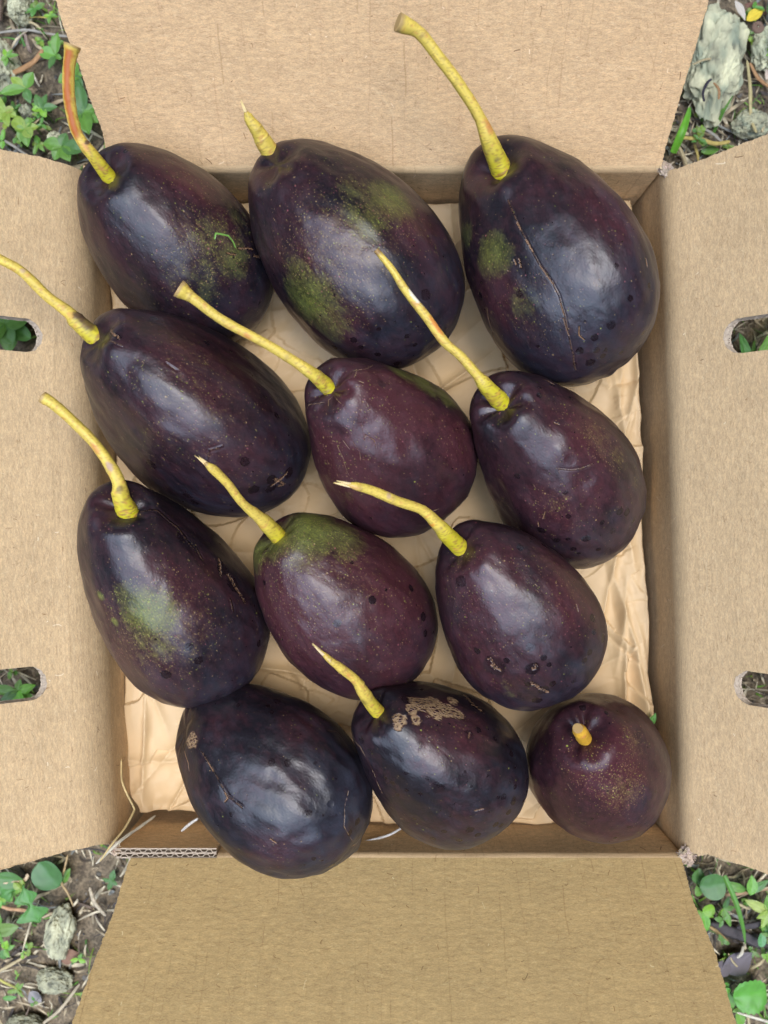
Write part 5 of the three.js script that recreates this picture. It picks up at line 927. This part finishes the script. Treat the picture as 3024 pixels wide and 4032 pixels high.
weed('grass tuft at the bottom right edge', 1646, 2196, 0.008, [[-100, 40, 6, 'blade', MG], [-70, 40, 6, 'blade', MG], [-40, 34, 6, 'blade', BG], [60, 26, 6, 'blade', MG], [-130, 30, 5, 'blade', BR2]]);
weed('small green weed at the top right corner', 1650, 30, 0.014, [[-60, 34, 22, 'oval', BG], [30, 30, 20, 'oval', MG], [110, 26, 16, 'oval', BG]]);
weed('weed by the tall blades right of the big pitted stone', 1646, 95, 0.014, [[60, 26, 14, 'oval', MG], [-20, 26, 12, 'oval', BG], [160, 14, 8, 'oval', MG], [100, 50, 10, 'blade', MG]]);
weed('yellowish sprig at the right edge near the pale yellowish stone', 1652, 140, 0.017, [[100, 26, 12, 'oval', LG], [160, 22, 8, 'oval', BR2], [-160, 20, 10, 'oval', LG], [60, 24, 12, 'oval', LG]]);
weed('moss green leaf under the thick yellow straw at the right back corner', 1514, 330, 0.005, [[-10, 40, 20, 'oval', MG], [-60, 26, 12, 'oval', BG]]);
// leaves under the two holes of the left flap and the upper hole of the right flap
weed('dense clover of round leaves seen through the upper hole of the left flap', 44, 716, 0.022, [[-150, 46, 40, 'round', [0.15, 0.45, 0.030]], [-80, 46, 40, 'round', [0.11, 0.32, 0.036]], [-12, 62, 42, 'oval', [0.12, 0.33, 0.041]], [70, 46, 36, 'round', [0.09, 0.27, 0.045]], [130, 48, 38, 'round', [0.11, 0.30, 0.027]], [30, 56, 34, 'round', [0.11, 0.36, 0.063], 0.004], [180, 46, 40, 'round', [0.12, 0.42, 0.045], 0.004], [-45, 60, 34, 'oval', [0.11, 0.27, 0.027], 0.007], [-115, 52, 40, 'oval', MG, 0.008], [100, 56, 40, 'oval', MG, 0.009]]);
weed('weed with pointed leaves seen through the lower hole of the left flap', 62, 1482, 0.018, [[-170, 56, 22, 'oval', MG], [-20, 40, 20, 'oval', [0.17, 0.51, 0.045]], [75, 30, 24, 'oval', [0.15, 0.51, 0.036]], [150, 40, 18, 'oval', BG], [-80, 26, 16, 'oval', MG], [40, 44, 18, 'oval', MG, 0.005]]);
weed('broad green blade seen through the upper hole of the right flap', 1612, 800, 0.014, [[-62, 150, 34, 'blade', [0.20, 0.54, 0.077]], [-40, 90, 14, 'blade', [0.21, 0.57, 0.036], 0.006], [-110, 80, 22, 'oval', [0.12, 0.42, 0.081], 0.007], [-85, 60, 14, 'blade', MG, 0.006]]);
// seedlings and sprigs filling the corners
{ const r = rng(808), spots = [];
  const zone = (n, x0, x1, y0, y1, where) => { for (let i = 0; i < n; i++) spots.push([lerp(x0, x1, r()), lerp(y0, y1, r()), where]); };
  zone(13, 2, 130, 190, 340, 'small seedlings among the weeds above the left flap'); zone(5, 90, 150, 30, 180, 'tiny seedlings left of the back flap');
  zone(9, 0, 100, 1890, 2060, 'small seedlings among the weeds below the left flap'); zone(4, 20, 200, 2060, 2200, 'tiny seedlings on the soil left of the front flap');
  zone(12, 1530, 1655, 1900, 2200, 'small seedlings right of the front flap'); zone(7, 1470, 1655, 230, 350, 'small sprigs above the right flap'); zone(5, 1600, 1655, 10, 140, 'small sprigs in the top right corner');
  zone(5, 0, 95, 680, 755, 'seedlings under the upper hole of the left flap'); zone(3, 0, 95, 1445, 1520, 'seedlings under the lower hole of the left flap');
  const ORD = ['leftmost', 'second from the left', 'third from the left', 'fourth from the left', 'fifth from the left', 'sixth from the left', 'seventh from the left', 'seventh from the right', 'sixth from the right', 'fifth from the right', 'fourth from the right', 'third from the right', 'second from the right', 'rightmost'];
  const byZone = {}; spots.forEach((s) => (byZone[s[2]] ??= []).push(s));
  for (const [where, list] of Object.entries(byZone)) {
    list.sort((p, q) => p[0] - q[0]);
    list.forEach(([x, y], i) => {
      const n = 3 + Math.floor(r() * 4), a0 = r() * 360, L = 8 + 13 * r(), k = 0.7 + 0.6 * r(), ls = []; for (let e = 0; e < n; e++) ls.push([a0 + e * 360 / n + (r() - 0.5) * 70, L * (0.5 + 0.9 * r()), L * (0.35 + 0.4 * r()), r() < 0.3 ? 'round' : 'oval', [0.13 * k * (0.7 + 0.8 * r()), 0.33 * k, 0.045], 0.004 * r() * r()]);
      const ord = i < 7 && i < list.length - 1 ? ORD[i] : ORD[ORD.length - (list.length - i)];
      weed(`${ord} of the ${where}`, x, y, 0.006 + 0.010 * r(), ls, undefined, where);
    });
  }
}
// grass blades
function blade(label, pts, w, tone) {
  const c = new THREE.CatmullRomCurve3(pts.map(([x, y, up]) => new THREE.Vector3(...onSoil(gx(x), gz(y), up))));
  const g = grid(4, 24, (u, v) => { const p = c.getPoint(v), t = c.getTangent(v), s = u * 2 - 1, W = w * K / 2 * Math.pow(1 - v, 0.45) * (0.7 + 0.3 * Math.sin(Math.min(1, v * 3) * 1.57)), L = Math.hypot(t.x, t.z) || 1, k = 1 + 0.15 * Math.sin(s * 9) + 0.15 * N3(v * 6, s, w); return [p.x - t.z / L * s * W, p.y + Math.abs(s) * W * 0.5, p.z + t.x / L * s * W, u, v, tone[0] * k, tone[1] * k, tone[2] * k]; });
  return solo('grass_blade', g, leafMat, label, 'grass blade', 'single green grass blades round the box');
}
blade('bright green grass blade at the right back corner of the box', [[1444, 342, 0.012], [1452, 312, 0.018], [1464, 280, 0.018], [1477, 248, 0.012]], 20, [0.16, 0.46, 0.03]);
blade('long dark green blade slanting right of the front flap', [[1541, 1866, 0.018], [1560, 1915, 0.02], [1578, 1970, 0.018], [1598, 2026, 0.012]], 13, [0.10, 0.27, 0.03]);
blade('tall grass blade at the top right edge', [[1658, 80, 0.010], [1655, 40, 0.016], [1646, -10, 0.018]], 9, [0.12, 0.33, 0.06]);
blade('grass blade hanging over the pale yellowish stone at the right edge', [[1637, 140, 0.02], [1640, 105, 0.024], [1650, 72, 0.022]], 8, [0.12, 0.31, 0.05]);
blade('short upright blade in front of the big pitted stone', [[1540, 290, 0.004], [1546, 262, 0.014], [1558, 236, 0.020]], 8, [0.10, 0.25, 0.03]);
blade('shorter pale blade beside the upright blade at the big pitted stone', [[1542, 276, 0.004], [1543, 262, 0.010], [1548, 250, 0.013]], 8, [0.18, 0.36, 0.07]);
blade('broad yellow tipped blade at the right edge below the pale edged leaves', [[1640, 1955, 0.014], [1646, 1985, 0.016], [1654, 2038, 0.010]], 17, [0.16, 0.31, 0.06]);
// dead leaves, bark, shell
function dead(name, label, pts2, tone, up, seed, cat) { const [x, y, L, W, ang] = pts2, g = leaf({ at: onSoil(gx(x), gz(y), up), yaw: ang * R, len: L * K, wid: W * K, fold: 0.3, curl: 0.2, tone: [tone[0] / 1.12, tone[1] / 0.92, tone[2] / 0.9], shape: 'oval', seed }); return solo(name, g, litterMat, label, cat); }
dead('dead_leaf', 'yellow dead leaf at the top right above the big pitted stone', [1602, 58, 42, 24, -32], [0.62, 0.46, 0.04], 0.010, 5, 'dead leaf');
dead('dead_leaf', 'cream dry leaf piece at the top right beside the yellow leaf', [1580, 12, 50, 16, 65], [0.50, 0.44, 0.36], 0.008, 6, 'dead leaf');
dead('dead_leaf', 'reddish brown dead leaf at the top right corner', [1605, 14, 54, 20, 25], [0.16, 0.075, 0.05], 0.006, 7, 'dead leaf');
dead('dead_leaf', 'pale dry husk at the right edge beside the bent brown twig', [1648, 180, 44, 22, -65], [0.50, 0.40, 0.30], 0.009, 8, 'dead leaf');
dead('dead_leaf', 'grey purple dead leaf above the crenate leaf', [1556, 2090, 74, 50, -32], [0.13, 0.11, 0.115], 0.007, 9, 'dead leaf');
dead('dead_leaf', 'dark grey dead leaf piece against the front flap edge', [1540, 2100, 46, 36, -50], [0.11, 0.09, 0.09], 0.006, 10, 'dead leaf');
dead('dead_leaf', 'brown dead leaf with a hole look on the soil between the two pale stones', [128, 2064, 46, 34, -10], [0.22, 0.12, 0.075], 0.004, 11, 'dead leaf');
dead('dead_leaf', 'grey translucent leaf scrap below the low stone at the lower left', [66, 2140, 34, 30, 40], [0.24, 0.22, 0.21], 0.005, 12, 'dead leaf');
solo('bark_strip', strand(lie([[1526, 1990], [1560, 2000], [1600, 2018], [1668, 2050]], 20, 0.005), 26 * K, [0.075, 0.062, 0.06], 19, 0.3), litterMat, 'dark strip of bark lying under the green blade at the lower right', 'bark');
solo('bark_strip', strand(lie([[1585, 1996], [1620, 1990], [1668, 1986]], 12, 0.007), 14 * K, [0.06, 0.05, 0.05], 23, 0.4), litterMat, 'narrow dark stick branching right from the bark strip', 'bark');
solo('bark_strip', strand(lie([[-4, -10], [8, 22], [6, 66]], 22, 0.008), 28 * K, [0.19, 0.13, 0.09], 29, 0.5), litterMat, 'brown bark piece in the top left corner', 'bark');
{ const g = grid(90, 10, (u, v) => { const a = u * 3.2 * 2 * Math.PI, r = 0.0030 * (1 - 0.85 * u), rr2 = 0.0010 * (1 - 0.7 * u), t = v * 2 * Math.PI, R2 = r + rr2 * Math.cos(t); const [x0, , z0] = onSoil(gx(1591), gz(118)); return [x0 + Math.cos(a) * R2, GY + 0.026 + 0.0012 * u + rr2 * Math.sin(t), z0 + Math.sin(a) * R2, u, v, 0.17, 0.105, 0.07]; }); solo('snail_shell', g, litterMat, 'tiny brown coiled shell resting on the big pitted stone', 'snail shell'); }
{ const g = leaf({ at: P3(1398, 1572, 0.012), yaw: -70 * R, len: 0.010, wid: 0.004, tone: [0.10, 0.30, 0.06], tilt: 0.6, seed: 3 }); solo('leaf', g, leafMat, 'small green leaf caught between the paper and the right wall beside the upright avocado', 'leaf'); }

// ------------------------------------------------------------------ trees round the clearing (out of the picture; they close the sky down to an opening overhead and darken what the skins mirror)
{
  const r = rng(5), gs = [], lg = leaf({ at: [0, 0, 0], yaw: 0, len: 0.42, wid: 0.24, tone: [1, 1, 1] });
  const quad = grid(2, 3, (u, v) => { const w = Math.sin(Math.PI * clamp(v, 0.08, 0.92)) * 0.13; return [(v - 0.5) * 0.44, Math.abs(u - 0.5) * 0.06, (u - 0.5) * 2 * w, u, v]; });
  for (let i = 0; i < 2600; i++) {
    const t = r() * 2 * Math.PI, cy = r() * 2 - 1, rad = Math.pow(r(), 0.4), k = 1 + 0.3 * N3(Math.cos(t) * 2, cy * 2, Math.sin(t) * 2), s = Math.sqrt(1 - cy * cy);
    const g = quad.clone(); g.scale(0.8 + 0.6 * r(), 1, 0.8 + 0.6 * r()); g.rotateX((r() - 0.5) * 2); g.rotateZ((r() - 0.5) * 1.6); g.rotateY(r() * 6.28); g.translate(Math.cos(t) * s * 1.75 * rad * k, 3.3 + cy * 2.7 * rad * k, Math.sin(t) * s * 1.75 * rad * k);
    const b = 0.7 + 0.6 * r(); gs.push(tint(g, () => [0.05 * b, 0.105 * b, 0.03 * b]));
  }
  const crown = mergeGeometries(gs), trunk = tube([[0, -0.1, 0], [0.06, 1.2, 0.03], [0.0, 2.6, 0.08], [0.1, 4, 0]], [0.16, 0.12, 0.09, 0.03], 24, 10, (t) => [0.12, 0.09, 0.065]);
  const wood = new THREE.Group(); wood.name = 'woodland'; wood.userData = { label: 'belt of leafy green trees round the clearing, outside the picture', category: 'woodland', kind: 'stuff' }; scene.add(wood);
  const crownMat = new THREE.MeshStandardMaterial({ vertexColors: true, roughness: 0.6, side: THREE.DoubleSide });
  const put = (g, mat, name) => { const im = new THREE.InstancedMesh(g, mat, TREES.length), m = new THREE.Matrix4(), q = new THREE.Quaternion(); TREES.forEach(([deg, dist, s], i) => im.setMatrixAt(i, m.compose(new THREE.Vector3(Math.cos(deg * R) * dist, GY - 0.02, Math.sin(deg * R) * dist), q.setFromAxisAngle(new THREE.Vector3(0, 1, 0), deg * 0.37), new THREE.Vector3(s, s, s)))); im.name = name; shade(im); wood.add(im); };
  put(trunk, litterMat, 'trunk'); put(crown, crownMat, 'crown');
}
scene.updateMatrixWorld(true);
renderer.render(scene, camera);
